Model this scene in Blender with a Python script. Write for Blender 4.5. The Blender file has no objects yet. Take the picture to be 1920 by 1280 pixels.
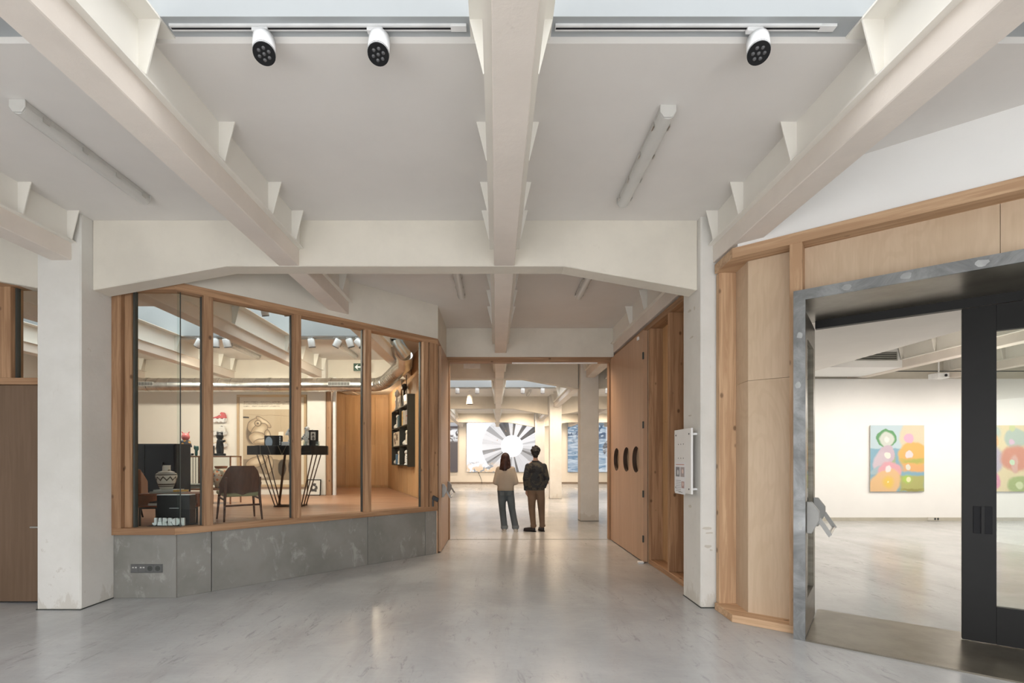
import bpy, bmesh, math, random
from mathutils import Vector, Matrix
random.seed(7)
PI = math.pi
SC = bpy.context.scene
COL = SC.collection

# ------------------------------------------------------------------ camera
EYE = 1.5                       # eye height in metres
F = 906.7                       # focal length in pixels of the 1920 frame (17 mm shift lens)
VX, VY = 930.0, 861.0           # vanishing point of the depth axis in the photograph
cam_data = bpy.data.cameras.new('camera')
cam_data.sensor_width = 36.0
cam_data.lens = 17.0
cam_data.shift_x = (960 - VX) / 1920
cam_data.shift_y = (VY - 640) / 1920
cam_data.clip_start = 0.05
cam_data.clip_end = 200
cam = bpy.data.objects.new('camera', cam_data)
cam.location = (0, 0, EYE)
cam.rotation_euler = (PI / 2, 0, 0)
COL.objects.link(cam)
SC.camera = cam

# ------------------------------------------------------------------ view, sky, daylight
SC.view_settings.view_transform = 'Standard'
SC.view_settings.look = 'None'
SC.view_settings.gamma = 1.0
SC.view_settings.use_curve_mapping = False
SC.view_settings.exposure = -0.08
W = bpy.data.worlds.new('overcast_sky')
SC.world = W
W.use_nodes = True
W.node_tree.nodes['Background'].inputs['Color'].default_value = (0.98, 0.99, 1.0, 1)
W.node_tree.nodes['Background'].inputs['Strength'].default_value = 5.0

def portal(name, x0, x1, y0, y1, z):
    d = bpy.data.lights.new(name, 'AREA')
    d.shape = 'RECTANGLE'; d.size = x1 - x0; d.size_y = y1 - y0
    d.cycles.is_portal = True
    o = bpy.data.objects.new(name, d); COL.objects.link(o)
    o.location = ((x0 + x1) / 2, (y0 + y1) / 2, z)
    return o

SHOP_P, CAB_P, HALL_P, GAL_P = 115.0, 50.0, 245.0, 142.0      # lamp powers in watts

# ------------------------------------------------------------------ bay grid (metres; y runs away from the camera)
PERIOD = 6.95
TR = [4.96 + PERIOD * k for k in range(-1, 4)]          # front faces of the cross beams
BX = [0.085 + 2.21 * k for k in range(-4, 7)]           # centre lines of the long beams
SOFF, CEIL = 3.485, 3.95
SHOPZ = 0.63
# skylight rows: (x0, x1, y0, y1)
SKY = [(-9.0, 6.4, 0.70, 2.72), (-9.9, -1.0, 7.87, 9.75), (-3.6, 9.0, 14.78, 16.67), (-9.0, 9.0, 21.70, 23.62)]
WELL = 6.0
for i, s in enumerate(SKY):
    portal('skylight_daylight', s[0], s[1], s[2], s[3], WELL)

# ------------------------------------------------------------------ helpers
def px(x, y, depth):
    return Vector(((x - VX) * depth / F, depth, EYE - (y - VY) * depth / F))
def pz(x, y, z):
    return px(x, y, (EYE - z) * F / (y - VY))

def tag(o, label=None, cat=None, group=None, kind=None):
    if label: o['label'] = label
    if cat: o['category'] = cat
    if group: o['group'] = group
    if kind: o['kind'] = kind
    return o
def empty(name, loc=(0, 0, 0), rz=0.0, label=None, cat=None, group=None, kind=None, parent=None):
    o = bpy.data.objects.new(name, None)
    o.empty_display_size = 0.1
    o.location = loc; o.rotation_euler = (0, 0, rz)
    COL.objects.link(o)
    if parent: o.parent = parent
    return tag(o, label, cat, group, kind)
def link_copy(o, parent=None):
    c = o.copy(); COL.objects.link(c); c.parent = parent
    for ch in o.children: link_copy(ch, c)
    return c

class MB:
    def __init__(s): s.v = []; s.f = []
    def add(s, vs, fs):
        b = len(s.v); s.v += [tuple(v) for v in vs]; s.f += [tuple(i + b for i in f) for f in fs]; return s
    def obox(s, o, u, v, w):
        o, u, v, w = map(Vector, (o, u, v, w))
        if u.cross(v).dot(w) < 0: u, v = v, u
        p = [o, o + u, o + u + v, o + v, o + w, o + u + w, o + u + v + w, o + v + w]
        return s.add(p, [(0, 3, 2, 1), (4, 5, 6, 7), (0, 1, 5, 4), (1, 2, 6, 5), (2, 3, 7, 6), (3, 0, 4, 7)])
    def box(s, x0, x1, y0, y1, z0, z1):
        return s.obox((x0, y0, z0), (x1 - x0, 0, 0), (0, y1 - y0, 0), (0, 0, z1 - z0))
    def prism(s, pts, ext):
        pts = [Vector(p) for p in pts]; ext = Vector(ext); n = len(pts)
        nrm = Vector((0, 0, 0))
        for i in range(n): nrm += pts[i].cross(pts[(i + 1) % n])
        if nrm.dot(ext) < 0: pts.reverse()
        vs = pts + [p + ext for p in pts]
        fs = [tuple(reversed(range(n))), tuple(range(n, 2 * n))]
        fs += [(i, (i + 1) % n, n + (i + 1) % n, n + i) for i in range(n)]
        return s.add(vs, fs)
    def path(s, pts, r, n=10, closed=False):
        pts = [Vector(p) for p in pts]; m = len(pts)
        rs = r if isinstance(r, (list, tuple)) else [r] * m
        vs = []; ref = None
        for i, p in enumerate(pts):
            if i == 0: d = pts[1] - p
            elif i == m - 1: d = p - pts[i - 1]
            else: d = (pts[i + 1] - p).normalized() + (p - pts[i - 1]).normalized()
            d.normalize()
            if ref is None: ref = Vector((0, 0, 1)) if abs(d.z) < .9 else Vector((1, 0, 0))
            a = (ref - d * ref.dot(d)).normalized(); b = d.cross(a); ref = a
            for k in range(n):
                t = 2 * PI * k / n
                vs.append(p + (a * math.cos(t) + b * math.sin(t)) * rs[i])
        fs = []
        for i in range(m - 1):
            for k in range(n):
                k2 = (k + 1) % n
                fs.append((i * n + k, i * n + k2, (i + 1) * n + k2, (i + 1) * n + k))
        fs.append(tuple(reversed(range(n)))); fs.append(tuple(range((m - 1) * n, m * n)))
        return s.add(vs, fs)
    def tube(s, p0, p1, r0, r1=None, n=12):
        return s.path([p0, p1], [r0, r0 if r1 is None else r1], n)
    def lathe(s, prof, c=(0, 0, 0), n=24, sx=1, sy=1):
        c = Vector(c); vs = []; m = len(prof)
        for (r, z) in prof:
            for k in range(n):
                t = 2 * PI * k / n
                vs.append(c + Vector((r * sx * math.cos(t), r * sy * math.sin(t), z)))
        fs = []
        for i in range(m - 1):
            for k in range(n):
                k2 = (k + 1) % n
                fs.append((i * n + k, i * n + k2, (i + 1) * n + k2, (i + 1) * n + k))
        fs.append(tuple(reversed(range(n)))); fs.append(tuple(range((m - 1) * n, m * n)))
        return s.add(vs, fs)
    def ball(s, c, r, n=12, m=8):
        if not isinstance(r, (tuple, list)): r = (r, r, r)
        c = Vector(c); vs = [c - Vector((0, 0, r[2]))]
        for i in range(1, m):
            a = -PI / 2 + PI * i / m
            for k in range(n):
                t = 2 * PI * k / n
                vs.append(c + Vector((r[0] * math.cos(a) * math.cos(t), r[1] * math.cos(a) * math.sin(t), r[2] * math.sin(a))))
        vs.append(c + Vector((0, 0, r[2])))
        fs = [(0, 1 + (k + 1) % n, 1 + k) for k in range(n)]
        for i in range(m - 2):
            for k in range(n):
                k2 = (k + 1) % n
                fs.append((1 + i * n + k, 1 + i * n + k2, 1 + (i + 1) * n + k2, 1 + (i + 1) * n + k))
        L = len(vs) - 1; b = 1 + (m - 2) * n
        fs += [(L, b + k, b + (k + 1) % n) for k in range(n)]
        return s.add(vs, fs)
    def limb(s, pts, rs):                     # overlapping balls and tapered tubes, for remeshing
        for p, r in zip(pts, rs): s.ball(p, r, 12, 8)
        for i in range(len(pts) - 1):
            a = rs[i] if not isinstance(rs[i], (tuple, list)) else sum(rs[i]) / 3
            b = rs[i + 1] if not isinstance(rs[i + 1], (tuple, list)) else sum(rs[i + 1]) / 3
            s.tube(pts[i], pts[i + 1], a * .98, b * .98, 12)
        return s
    def mesh(s, name):
        me = bpy.data.meshes.new(name); me.from_pydata(s.v, [], s.f); me.update(); return me
    def build(s, name, mat, parent=None, smooth=False, bevel=0.0, seg=1, **kw):
        me = s.mesh(name)
        o = bpy.data.objects.new(name, me); COL.objects.link(o)
        if mat is not None: me.materials.append(mat)
        if smooth:
            me.polygons.foreach_set('use_smooth', [True] * len(me.polygons))
            try: me.set_sharp_from_angle(angle=math.radians(50))
            except Exception: pass
        if parent: o.parent = parent
        if bevel:
            b = o.modifiers.new('edge', 'BEVEL'); b.width = bevel; b.segments = seg; b.limit_method = 'ANGLE'
        return tag(o, kw.get('label'), kw.get('cat'), kw.get('group'), kw.get('kind'))
    def blob(s, name, mat, parent=None, voxel=0.02, smooth=3, **kw):   # fuse overlapping pieces into one continuous skin
        o = s.build(name, mat, parent, True, **kw)
        r = o.modifiers.new('fuse', 'REMESH'); r.mode = 'VOXEL'; r.voxel_size = voxel; r.use_smooth_shade = True
        if smooth:
            sm = o.modifiers.new('soft', 'SMOOTH'); sm.iterations = smooth; sm.factor = .5
        return bake(o)
def bake(o):
    bpy.context.view_layer.update()
    dg = bpy.context.evaluated_depsgraph_get()
    me = bpy.data.meshes.new_from_object(o.evaluated_get(dg))
    o.modifiers.clear(); old = o.data; o.data = me
    bpy.data.meshes.remove(old)
    return o
def box(name, mat, x0, x1, y0, y1, z0, z1, parent=None, bevel=0.0, **kw):
    return MB().box(x0, x1, y0, y1, z0, z1).build(name, mat, parent, bevel=bevel, **kw)

# ------------------------------------------------------------------ procedural materials
class NT:
    def __init__(s, name):
        s.m = bpy.data.materials.new(name); s.m.use_nodes = True
        s.t = s.m.node_tree; s.n = s.t.nodes
        s.b = s.n['Principled BSDF']; s.out = s.n['Material Output']
    def new(s, typ, **kw):
        n = s.n.new(typ)
        for k, v in kw.items(): setattr(n, k, v)
        return n
    def ln(s, a, b): s.t.links.new(a, b)
    def mix(s, fac, a, b, mode='MIX'):
        n = s.new('ShaderNodeMix', data_type='RGBA', blend_type=mode)
        for sock, val in ((n.inputs[0], fac), (n.inputs[6], a), (n.inputs[7], b)):
            if hasattr(val, 'links'): s.ln(val, sock)
            elif isinstance(val, (int, float)): sock.default_value = val
            else: sock.default_value = (val[0], val[1], val[2], 1)
        return n.outputs[2]
    def math(s, op, a, b=0.0, c=0.0):
        n = s.new('ShaderNodeMath', operation=op)
        for sock, val in zip(n.inputs, (a, b, c)):
            if hasattr(val, 'links'): s.ln(val, sock)
            else: sock.default_value = val
        return n.outputs[0]
    def ramp(s, v, lo, hi, a=0.0, b=1.0):
        n = s.new('ShaderNodeMapRange'); n.interpolation_type = 'SMOOTHSTEP'
        s.ln(v, n.inputs[0])
        for i, x in enumerate((lo, hi, a, b)): n.inputs[1 + i].default_value = x
        return n.outputs[0]
    def coords(s, kind='Object', scale=(1, 1, 1), rot=(0, 0, 0), jitter=True):
        tc = s.new('ShaderNodeTexCoord'); mp = s.new('ShaderNodeMapping')
        mp.inputs['Scale'].default_value = scale; mp.inputs['Rotation'].default_value = rot
        s.ln(tc.outputs[kind], mp.inputs[0])
        if jitter:
            oi = s.new('ShaderNodeObjectInfo'); mul = s.math('MULTIPLY', oi.outputs['Random'], 37.0)
            cb = s.new('ShaderNodeCombineXYZ')
            for i in range(3): s.ln(mul, cb.inputs[i])
            s.ln(cb.outputs[0], mp.inputs['Location'])
        return mp.outputs[0]
    def noise(s, vec, scale, detail=4, rough=.55, dist=0.0):
        n = s.new('ShaderNodeTexNoise'); s.ln(vec, n.inputs['Vector'])
        n.inputs['Scale'].default_value = scale; n.inputs['Detail'].default_value = detail
        n.inputs['Roughness'].default_value = rough; n.inputs['Distortion'].default_value = dist
        return n.outputs['Fac']
    def bump(s, h, strength, dist=0.01):
        n = s.new('ShaderNodeBump'); n.inputs['Strength'].default_value = strength; n.inputs['Distance'].default_value = dist
        s.ln(h, n.inputs['Height']); s.ln(n.outputs[0], s.b.inputs['Normal'])
    def setc(s, c):
        if hasattr(c, 'links'): s.ln(c, s.b.inputs['Base Color'])
        else: s.b.inputs['Base Color'].default_value = (c[0], c[1], c[2], 1)
    def rough(s, r):
        if hasattr(r, 'links'): s.ln(r, s.b.inputs['Roughness'])
        else: s.b.inputs['Roughness'].default_value = r

def plain(name, c, rough=.5, metal=0.0, spec=.5, var=.06):
    t = NT(name); v = t.coords()
    n = t.noise(v, 6, 3)
    t.setc(t.mix(t.ramp(n, .3, .7), [x * (1 - var) for x in c], [min(1, x * (1 + var)) for x in c]))
    t.rough(rough); t.b.inputs['Metallic'].default_value = metal
    t.b.inputs['Specular IOR Level'].default_value = spec
    return t.m
def glow(name, c, strength):
    t = NT(name); t.setc(c); t.b.inputs['Emission Color'].default_value = (c[0], c[1], c[2], 1)
    t.b.inputs['Emission Strength'].default_value = strength
    return t.m
def plaster(name, c, var=.07, stain=.25, stain_c=(.36, .31, .25), rough=.85, bump=.25, smear=True):
    t = NT(name); v = t.coords(jitter=True)
    a = t.noise(v, 1.3, 5, .6); b = t.noise(v, 9, 5, .65)
    col = t.mix(t.ramp(a, .3, .7), [x * (1 - var) for x in c], [min(1, x * (1 + var * .6)) for x in c])
    if stain:
        k = t.math('MULTIPLY', t.ramp(b, .62, .78), t.ramp(t.noise(v, .9, 2), .5, .68))
        col = t.mix(t.math('MULTIPLY', k, stain), col, stain_c)
    t.setc(col); t.rough(rough)
    t.b.inputs['Specular IOR Level'].default_value = .25
    if bump: t.bump(t.noise(v, 26, 6, .7), bump, .006)
    return t.m
def wood(name, c, dark, grain='z', angle=0.0, scale=1.0, rough=.55, knots=True, contrast=.75, spec=.3):
    t = NT(name)
    hi, lo = 22 * scale, 1.1 * scale
    if grain == 'z': sc = (hi, hi, lo)
    elif grain == 'x': sc = (lo, hi, hi)
    else: sc = (hi, lo, hi)
    tc = t.new('ShaderNodeTexCoord'); rot = t.new('ShaderNodeMapping'); rot.inputs['Rotation'].default_value = (0, 0, -angle)
    t.ln(tc.outputs['Object'], rot.inputs[0])
    oi = t.new('ShaderNodeObjectInfo'); mul = t.math('MULTIPLY', oi.outputs['Random'], 41.0)
    cb = t.new('ShaderNodeCombineXYZ'); [t.ln(mul, cb.inputs[i]) for i in range(3)]
    mp = t.new('ShaderNodeMapping'); mp.inputs['Scale'].default_value = sc
    t.ln(rot.outputs[0], mp.inputs[0]); t.ln(cb.outputs[0], mp.inputs['Location'])
    v = mp.outputs[0]
    n1 = t.noise(v, 1.0, 6, .6, .6); n2 = t.noise(v, .22, 3, .5, .3)
    col = t.mix(t.ramp(n1, .38, .62), [x + (y - x) * contrast for x, y in zip(c, dark)], c)
    col = t.mix(t.math('MULTIPLY', t.ramp(n2, .45, .72), .45), col, dark)
    if knots:
        vo = t.new('ShaderNodeTexVoronoi'); mk = t.new('ShaderNodeMapping')
        mk.inputs['Scale'].default_value = [x * .27 if x > 5 else x * 3.6 for x in sc]
        t.ln(rot.outputs[0], mk.inputs[0]); t.ln(cb.outputs[0], mk.inputs['Location']); t.ln(mk.outputs[0], vo.inputs['Vector'])
        vo.inputs['Scale'].default_value = 1.0
        col = t.mix(t.ramp(vo.outputs['Distance'], .05, .14, .85, 0), col, [x * .45 for x in dark])
    rnd = t.math('MULTIPLY_ADD', oi.outputs['Random'], .22, .89)
    hv = t.new('ShaderNodeHueSaturation'); t.ln(col, hv.inputs['Color']); t.ln(rnd, hv.inputs['Value'])
    t.setc(hv.outputs[0]); t.rough(rough); t.b.inputs['Specular IOR Level'].default_value = spec
    t.bump(n1, .12, .002)
    return t.m
def ply(name, c, dark, swirl=1.0, rough=.5):
    t = NT(name); v = t.coords(scale=(1.6, 1.6, .55))
    n = t.noise(v, 1.6 * swirl, 3, .5, 1.2)
    w = t.math('SINE', t.math('MULTIPLY', n, 46.0))
    col = t.mix(t.math('MULTIPLY', t.ramp(w, -.6, 1.0), .22), c, dark)
    col = t.mix(t.math('MULTIPLY', t.ramp(t.noise(v, 1.0, 3), .4, .7), .35), col, dark)
    col = t.mix(t.math('MULTIPLY', t.ramp(t.noise(t.coords(scale=(45, 45, 3)), 1.0, 4), .4, .7), .25), col, dark)
    t.setc(col); t.rough(rough); t.b.inputs['Specular IOR Level'].default_value = .3
    return t.m
def glass(name, tint=(.93, .96, .95), gain=.45):
    t = NT(name)
    tr = t.new('ShaderNodeBsdfTransparent'); tr.inputs[0].default_value = (*tint, 1)
    gl = t.new('ShaderNodeBsdfGlossy'); gl.inputs['Roughness'].default_value = 0.0
    fr = t.new('ShaderNodeFresnel'); t.ln(t.math('MULTIPLY_ADD', t.new('ShaderNodeNewGeometry').outputs['Backfacing'], 1 / 1.5 - 1.5, 1.5), fr.inputs['IOR'])
    mx = t.new('ShaderNodeMixShader')
    f_ = fr.outputs[0]; t.ln(t.math('MULTIPLY', f_, t.math('MULTIPLY_ADD', f_, 1 - gain, gain)), mx.inputs[0]); t.ln(tr.outputs[0], mx.inputs[1]); t.ln(gl.outputs[0], mx.inputs[2])
    t.ln(mx.outputs[0], t.out.inputs['Surface'])
    return t.m
def picture(name, bg, shapes, rough=.6, emit=0.0, grain=.0, texture=None):
    """flat print: ellipses ('e'), boxes ('b') laid in the sheet's own 0..1 frame (u along local x, v along local z)"""
    t = NT(name); tc = t.new('ShaderNodeTexCoord'); sp = t.new('ShaderNodeSeparateXYZ'); cb = t.new('ShaderNodeCombineXYZ')
    t.ln(tc.outputs['Generated'], sp.inputs[0]); t.ln(sp.outputs['X'], cb.inputs['X']); t.ln(sp.outputs['Z'], cb.inputs['Y'])
    uv = cb.outputs[0]
    if grain:
        nz = t.new('ShaderNodeTexNoise'); nz.inputs['Scale'].default_value = 7; t.ln(uv, nz.inputs['Vector'])
        sub = t.new('ShaderNodeVectorMath', operation='SUBTRACT'); t.ln(nz.outputs['Color'], sub.inputs[0]); sub.inputs[1].default_value = (.5, .5, .5)
        sc = t.new('ShaderNodeVectorMath', operation='SCALE'); t.ln(sub.outputs[0], sc.inputs[0]); sc.inputs['Scale'].default_value = grain
        ad = t.new('ShaderNodeVectorMath', operation='ADD'); t.ln(uv, ad.inputs[0]); t.ln(sc.outputs[0], ad.inputs[1]); wuv = ad.outputs[0]
    else: wuv = uv
    col = bg
    if texture:
        n = t.noise(wuv, texture[1], 5, .6); col = t.mix(t.ramp(n, .35, .65), bg, texture[0])
    for sh in shapes:
        kind, cx, cy, rx, ry, ang, c, soft = sh[:8]
        mp = t.new('ShaderNodeMapping', vector_type='TEXTURE')
        mp.inputs['Location'].default_value = (cx, cy, 0); mp.inputs['Rotation'].default_value = (0, 0, math.radians(ang))
        mp.inputs['Scale'].default_value = (rx, ry, 1); t.ln(wuv, mp.inputs[0])
        if kind == 'e':
            ln = t.new('ShaderNodeVectorMath', operation='LENGTH'); t.ln(mp.outputs[0], ln.inputs[0]); d = ln.outputs['Value']
        else:
            s2 = t.new('ShaderNodeSeparateXYZ'); t.ln(mp.outputs[0], s2.inputs[0])
            d = t.math('MAXIMUM', t.math('ABSOLUTE', s2.outputs[0]), t.math('ABSOLUTE', s2.outputs[1]))
        a = sh[8] if len(sh) > 8 else 1.0
        col = t.mix(t.ramp(d, 1 - soft, 1 + .02, a, 0), col, c)
    t.setc(col); t.rough(rough)
    if emit:
        if hasattr(col, 'links'): t.ln(col, t.b.inputs['Emission Color'])
        t.b.inputs['Emission Strength'].default_value = emit
    return t.m
# ------------------------------------------------------------------ material palette
M = {}
M['plaster'] = plaster('cream_plaster', (.71, .665, .58), stain=.3)
def t_column():
    t = NT('worn_white_column_paint'); v = t.coords(jitter=False)
    a = t.noise(v, 1.3, 5, .6); b = t.noise(v, 9, 5, .65); c = t.noise(t.coords(scale=(1, 1, .5), jitter=False), 5, 6, .7, .5)
    col = t.mix(t.ramp(a, .3, .7), (.66, .64, .595), (.75, .73, .69))
    sp = t.new('ShaderNodeSeparateXYZ'); tc = t.new('ShaderNodeTexCoord'); t.ln(tc.outputs['Object'], sp.inputs[0])
    foot = t.math('ADD', c, t.ramp(sp.outputs['Z'], .0, .38, .16, -.12))          # bare plaster where the foot has been scuffed
    col = t.mix(t.math('MULTIPLY', t.ramp(foot, .56, .64), .42), col, (.50, .45, .375))
    col = t.mix(t.math('MULTIPLY', t.ramp(t.math('ADD', b, t.ramp(a, .4, .7, -.1, .06)), .66, .74), .45), col, (.46, .40, .33))
    mark = t.noise(t.coords(scale=(1, 1, .12), jitter=False), 26, 4, .7)
    col = t.mix(t.math('MULTIPLY', t.ramp(mark, .66, .74), .35), col, (.45, .40, .34))
    t.setc(col); t.rough(.85); t.b.inputs['Specular IOR Level'].default_value = .25; t.bump(t.noise(v, 22, 6, .7), .35, .006)
    return t.m
M['column'] = t_column()
M['ceiling'] = plaster('matt_ceiling_paint', (.745, .715, .68), var=.03, stain=0, bump=0)
M['steel_white'] = plaster('white_steel_paint', (.82, .79, .725), var=.03, stain=.1, rough=.6, bump=.08)
M['beam'] = plaster('beam_concrete_paint', (.77, .70, .63), stain=.25, bump=.3)
M['white_wall'] = plaster('white_wall_paint', (.84, .83, .81), var=.02, stain=0, bump=.05)
M['warm_wall'] = plaster('warm_white_wall_paint', (.82, .79, .73), var=.02, stain=0, bump=.05)
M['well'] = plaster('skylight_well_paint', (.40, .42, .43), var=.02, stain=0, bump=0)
LARCH, LARCHD = (.46, .275, .155), (.255, .135, .07)
M['larch_z'] = wood('larch_upright', LARCH, LARCHD, 'z')
M['larch_x'] = wood('larch_along_x', LARCH, LARCHD, 'x')
M['larch_y'] = wood('larch_along_y', LARCH, LARCHD, 'y')
ANG_F = math.atan2(2.48, 2.54)
ANG_W = math.atan2(-.62, .785)
M['larch_f'] = wood('larch_along_shopfront', LARCH, LARCHD, 'x', ANG_F)
M['larch_w'] = wood('larch_along_gallery_wall', (.60, .40, .245), (.40, .235, .13), 'x', ANG_W)
M['larch_wz'] = wood('pale_larch_upright', (.60, .40, .245), (.40, .235, .13), 'z')
M['ply'] = ply('birch_plywood', (.62, .475, .335), (.47, .335, .215))
M['door_ply'] = wood('door_veneer', (.52, .335, .215), (.40, .245, .15), 'z', scale=1.4, knots=False, contrast=.35, rough=.4)
M['door_brown'] = wood('brown_door_veneer', (.185, .12, .078), (.13, .082, .05), 'z', scale=1.2, knots=False, contrast=.4, rough=.45)
M['oak'] = wood('warm_oak_panel', (.60, .37, .19), (.46, .26, .12), 'z', scale=1.3, knots=False, contrast=.4)
M['black'] = plain('black_lacquer', (.010, .010, .011), .35, 0, .3)
M['black_matt'] = plain('black_matt', (.016, .016, .018), .7, 0, .25)
M['gasket'] = plain('dark_green_gasket', (.05, .055, .05), .5)
M['white'] = plain('white_enamel', (.80, .80, .80), .35)
M['grey_plastic'] = plain('grey_plastic', (.55, .54, .51), .4)
M['bar_grey'] = plain('bar_grey_paint', (.33, .325, .31), .45)
M['chrome'] = plain('brushed_aluminium', (.62, .61, .58), .32, 1.0)
M['glass'] = glass('clear_glass')
M['steel_dark'] = plain('blackened_steel', (.012, .0115, .011), .45, .0, .22)

def t_floor():
    t = NT('polished_concrete')
    v = t.coords(jitter=False); band = t.coords(scale=(1.5, .22, 1), rot=(0, 0, -.06), jitter=False)
    grit = t.coords(scale=(7, 2.2, 1), rot=(0, 0, .25), jitter=False); arc = t.coords(scale=(3, 14, 1), rot=(0, 0, .3), jitter=False)
    a = t.noise(v, .8, 5, .6, .4); b = t.noise(band, 1.3, 6, .65, .5); c = t.noise(grit, 1.8, 7, .75, 1.0); d = t.noise(v, 30, 5, .7); e = t.noise(arc, 1.2, 5, .7, 1.5)
    col = t.mix(t.ramp(a, .32, .7), (.385, .39, .392), (.485, .488, .488))
    col = t.mix(t.math('MULTIPLY', t.ramp(b, .48, .72), .40), col, (.265, .248, .25))
    k = t.math('MULTIPLY', t.ramp(c, .54, .66), t.ramp(t.math('ADD', b, t.math('MULTIPLY', a, .4)), .55, .85))
    col = t.mix(t.math('MULTIPLY', k, .55), col, (.19, .192, .195))
    col = t.mix(t.math('MULTIPLY', t.ramp(e, .45, .75), .22), col, (.54, .54, .535))
    col = t.mix(t.math('MULTIPLY', t.ramp(d, .56, .72), .28), col, (.27, .27, .268))
    t.setc(col)
    t.rough(t.ramp(t.math('ADD', t.math('MULTIPLY', b, .5), t.math('MULTIPLY', c, .5)), .3, .7, .13, .27))
    t.b.inputs['Specular IOR Level'].default_value = .5
    t.bump(t.math('ADD', c, d), .03, .003)
    return t.m
M['floor'] = t_floor()
def t_grey_concrete():
    t = NT('grey_cement_board'); v = t.coords()
    a = t.noise(v, 1.6, 4, .6); b = t.noise(t.coords(scale=(3, 3, 1.5)), 2.2, 6, .7, .5)
    col = t.mix(t.ramp(a, .3, .7), (.20, .195, .175), (.265, .255, .235))
    col = t.mix(t.math('MULTIPLY', t.ramp(b, .54, .70), .45), col, (.50, .49, .46))
    t.setc(col); t.rough(.42); t.bump(t.noise(v, 40, 4), .06, .003)
    return t.m
M['cement'] = t_grey_concrete()
def t_galv():
    t = NT('blotched_galvanised_steel'); v = t.coords(jitter=False)
    a = t.noise(v, 3.5, 5, .7, .6)
    vo = t.new('ShaderNodeTexVoronoi'); t.ln(v, vo.inputs['Vector']); vo.inputs['Scale'].default_value = 3.1; vo.inputs['Randomness'].default_value = .5
    col = t.mix(t.ramp(a, .3, .7), (.15, .153, .153), (.29, .295, .295))
    col = t.mix(t.ramp(vo.outputs['Distance'], .07, .11, .8, 0), col, (.55, .56, .55))
    t.setc(col); t.rough(t.ramp(a, .3, .7, .5, .35)); t.b.inputs['Metallic'].default_value = .55
    return t.m
M['galv'] = t_galv()
def t_bronze():
    t = NT('brown_steel_plate'); v = t.coords(scale=(1, 1, 6)); a = t.noise(v, 3, 5, .6)
    t.setc(t.mix(t.ramp(a, .3, .7), (.15, .13, .10), (.23, .205, .165))); t.rough(.3); t.b.inputs['Metallic'].default_value = .6
    return t.m
M['plate'] = t_bronze()
def t_shopfloor():
    t = NT('red_brown_plank_floor'); v = t.coords(scale=(1.2, 16, 1), rot=(0, 0, -.9), jitter=True)
    n = t.noise(v, 1, 5, .6, .4); n2 = t.noise(t.coords(scale=(.5, 7, 1), rot=(0, 0, -.9)), 1, 2)
    col = t.mix(t.ramp(n, .35, .65), (.36, .19, .11), (.50, .29, .18)); col = t.mix(t.math('MULTIPLY', t.ramp(n2, .4, .7), .4), col, (.28, .14, .08))
    t.setc(col); t.rough(.35)
    return t.m
M['shopfloor'] = t_shopfloor()
def t_duct():
    t = NT('galvanised_duct'); v = t.coords(jitter=True)
    t.setc(t.mix(t.ramp(t.noise(v, 7, 3), .35, .65), (.56, .555, .53), (.72, .71, .68))); t.rough(.27); t.b.inputs['Metallic'].default_value = 1.0
    return t.m
M['duct'] = t_duct()

# ------------------------------------------------------------------ floor, ceiling, skylight wells
X0, X1, Y0, Y1 = -12.0, 18.0, -2.2, 30.2
box('floor', M['floor'], X0, X1, Y0, Y1, -.2, 0, kind='structure', label='polished grey concrete floor with cloudy trowel marks')
box('trim_1', M['gasket'], -.93, 2.2, 9.06, 9.075, 0, .003, kind='structure', label='thin dark joint strip across the concrete floor')
EDGE = .13
bands = []; y = Y0
for s in SKY:
    bands.append((y, s[2] - EDGE)); y = s[3] + EDGE
bands.append((y, Y1))
for a, b in bands:
    box('ceiling', M['ceiling'], X0, X1, a, b, CEIL, CEIL + .12, kind='structure', label='matt grey white ceiling between the beams')
for s in SKY:
    for a, b in ((X0, s[0]), (s[1], X1)):
        box('ceiling', M['ceiling'], a, b, s[2] - EDGE, s[3] + EDGE, CEIL, CEIL + .12, kind='structure', label='matt grey white ceiling beside the skylight')
    w = empty('skylight_well_wall', kind='structure', label='white painted skylight well above the beams')
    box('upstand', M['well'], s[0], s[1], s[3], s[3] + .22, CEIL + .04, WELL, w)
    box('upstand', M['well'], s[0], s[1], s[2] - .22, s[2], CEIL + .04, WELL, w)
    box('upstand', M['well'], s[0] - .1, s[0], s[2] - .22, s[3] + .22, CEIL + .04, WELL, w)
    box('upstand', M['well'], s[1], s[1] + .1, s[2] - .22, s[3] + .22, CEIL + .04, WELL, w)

# ------------------------------------------------------------------ long beams with steel jackets and gusset plates
def gusset_mesh(sgn):
    m = MB(); m.prism([(0, 0, 3.668), (sgn * .045, 0, 3.668), (sgn * .122, 0, 3.976), (0, 0, 3.976)], (0, .009, 0))
    me = m.mesh('gusset_plate'); me.materials.append(M['steel_white']); return me
GUS = {1: gusset_mesh(1), -1: gusset_mesh(-1)}
def gusset_rows(x):
    ys = []
    for k, T in enumerate(TR):
        pre = [T - 2.24, T - 1.45, T - .69, T - .2]; post = [T + .45, T + 1.25, T + 2.03, T + 2.78]
        if k == 0: continue
        if k == 1 and -4.6 < x < 2.6: ys += pre + post
        if k == 2 and -9 < x < -1.5: ys += pre
        if k == 1 and -7 < x < -4.6: ys += post[2:]
        if k == 2 and x > 4: ys += pre
        if k >= 2 and -.5 < x < 2.6: ys += pre + post if k < 4 else pre
    return ys
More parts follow.
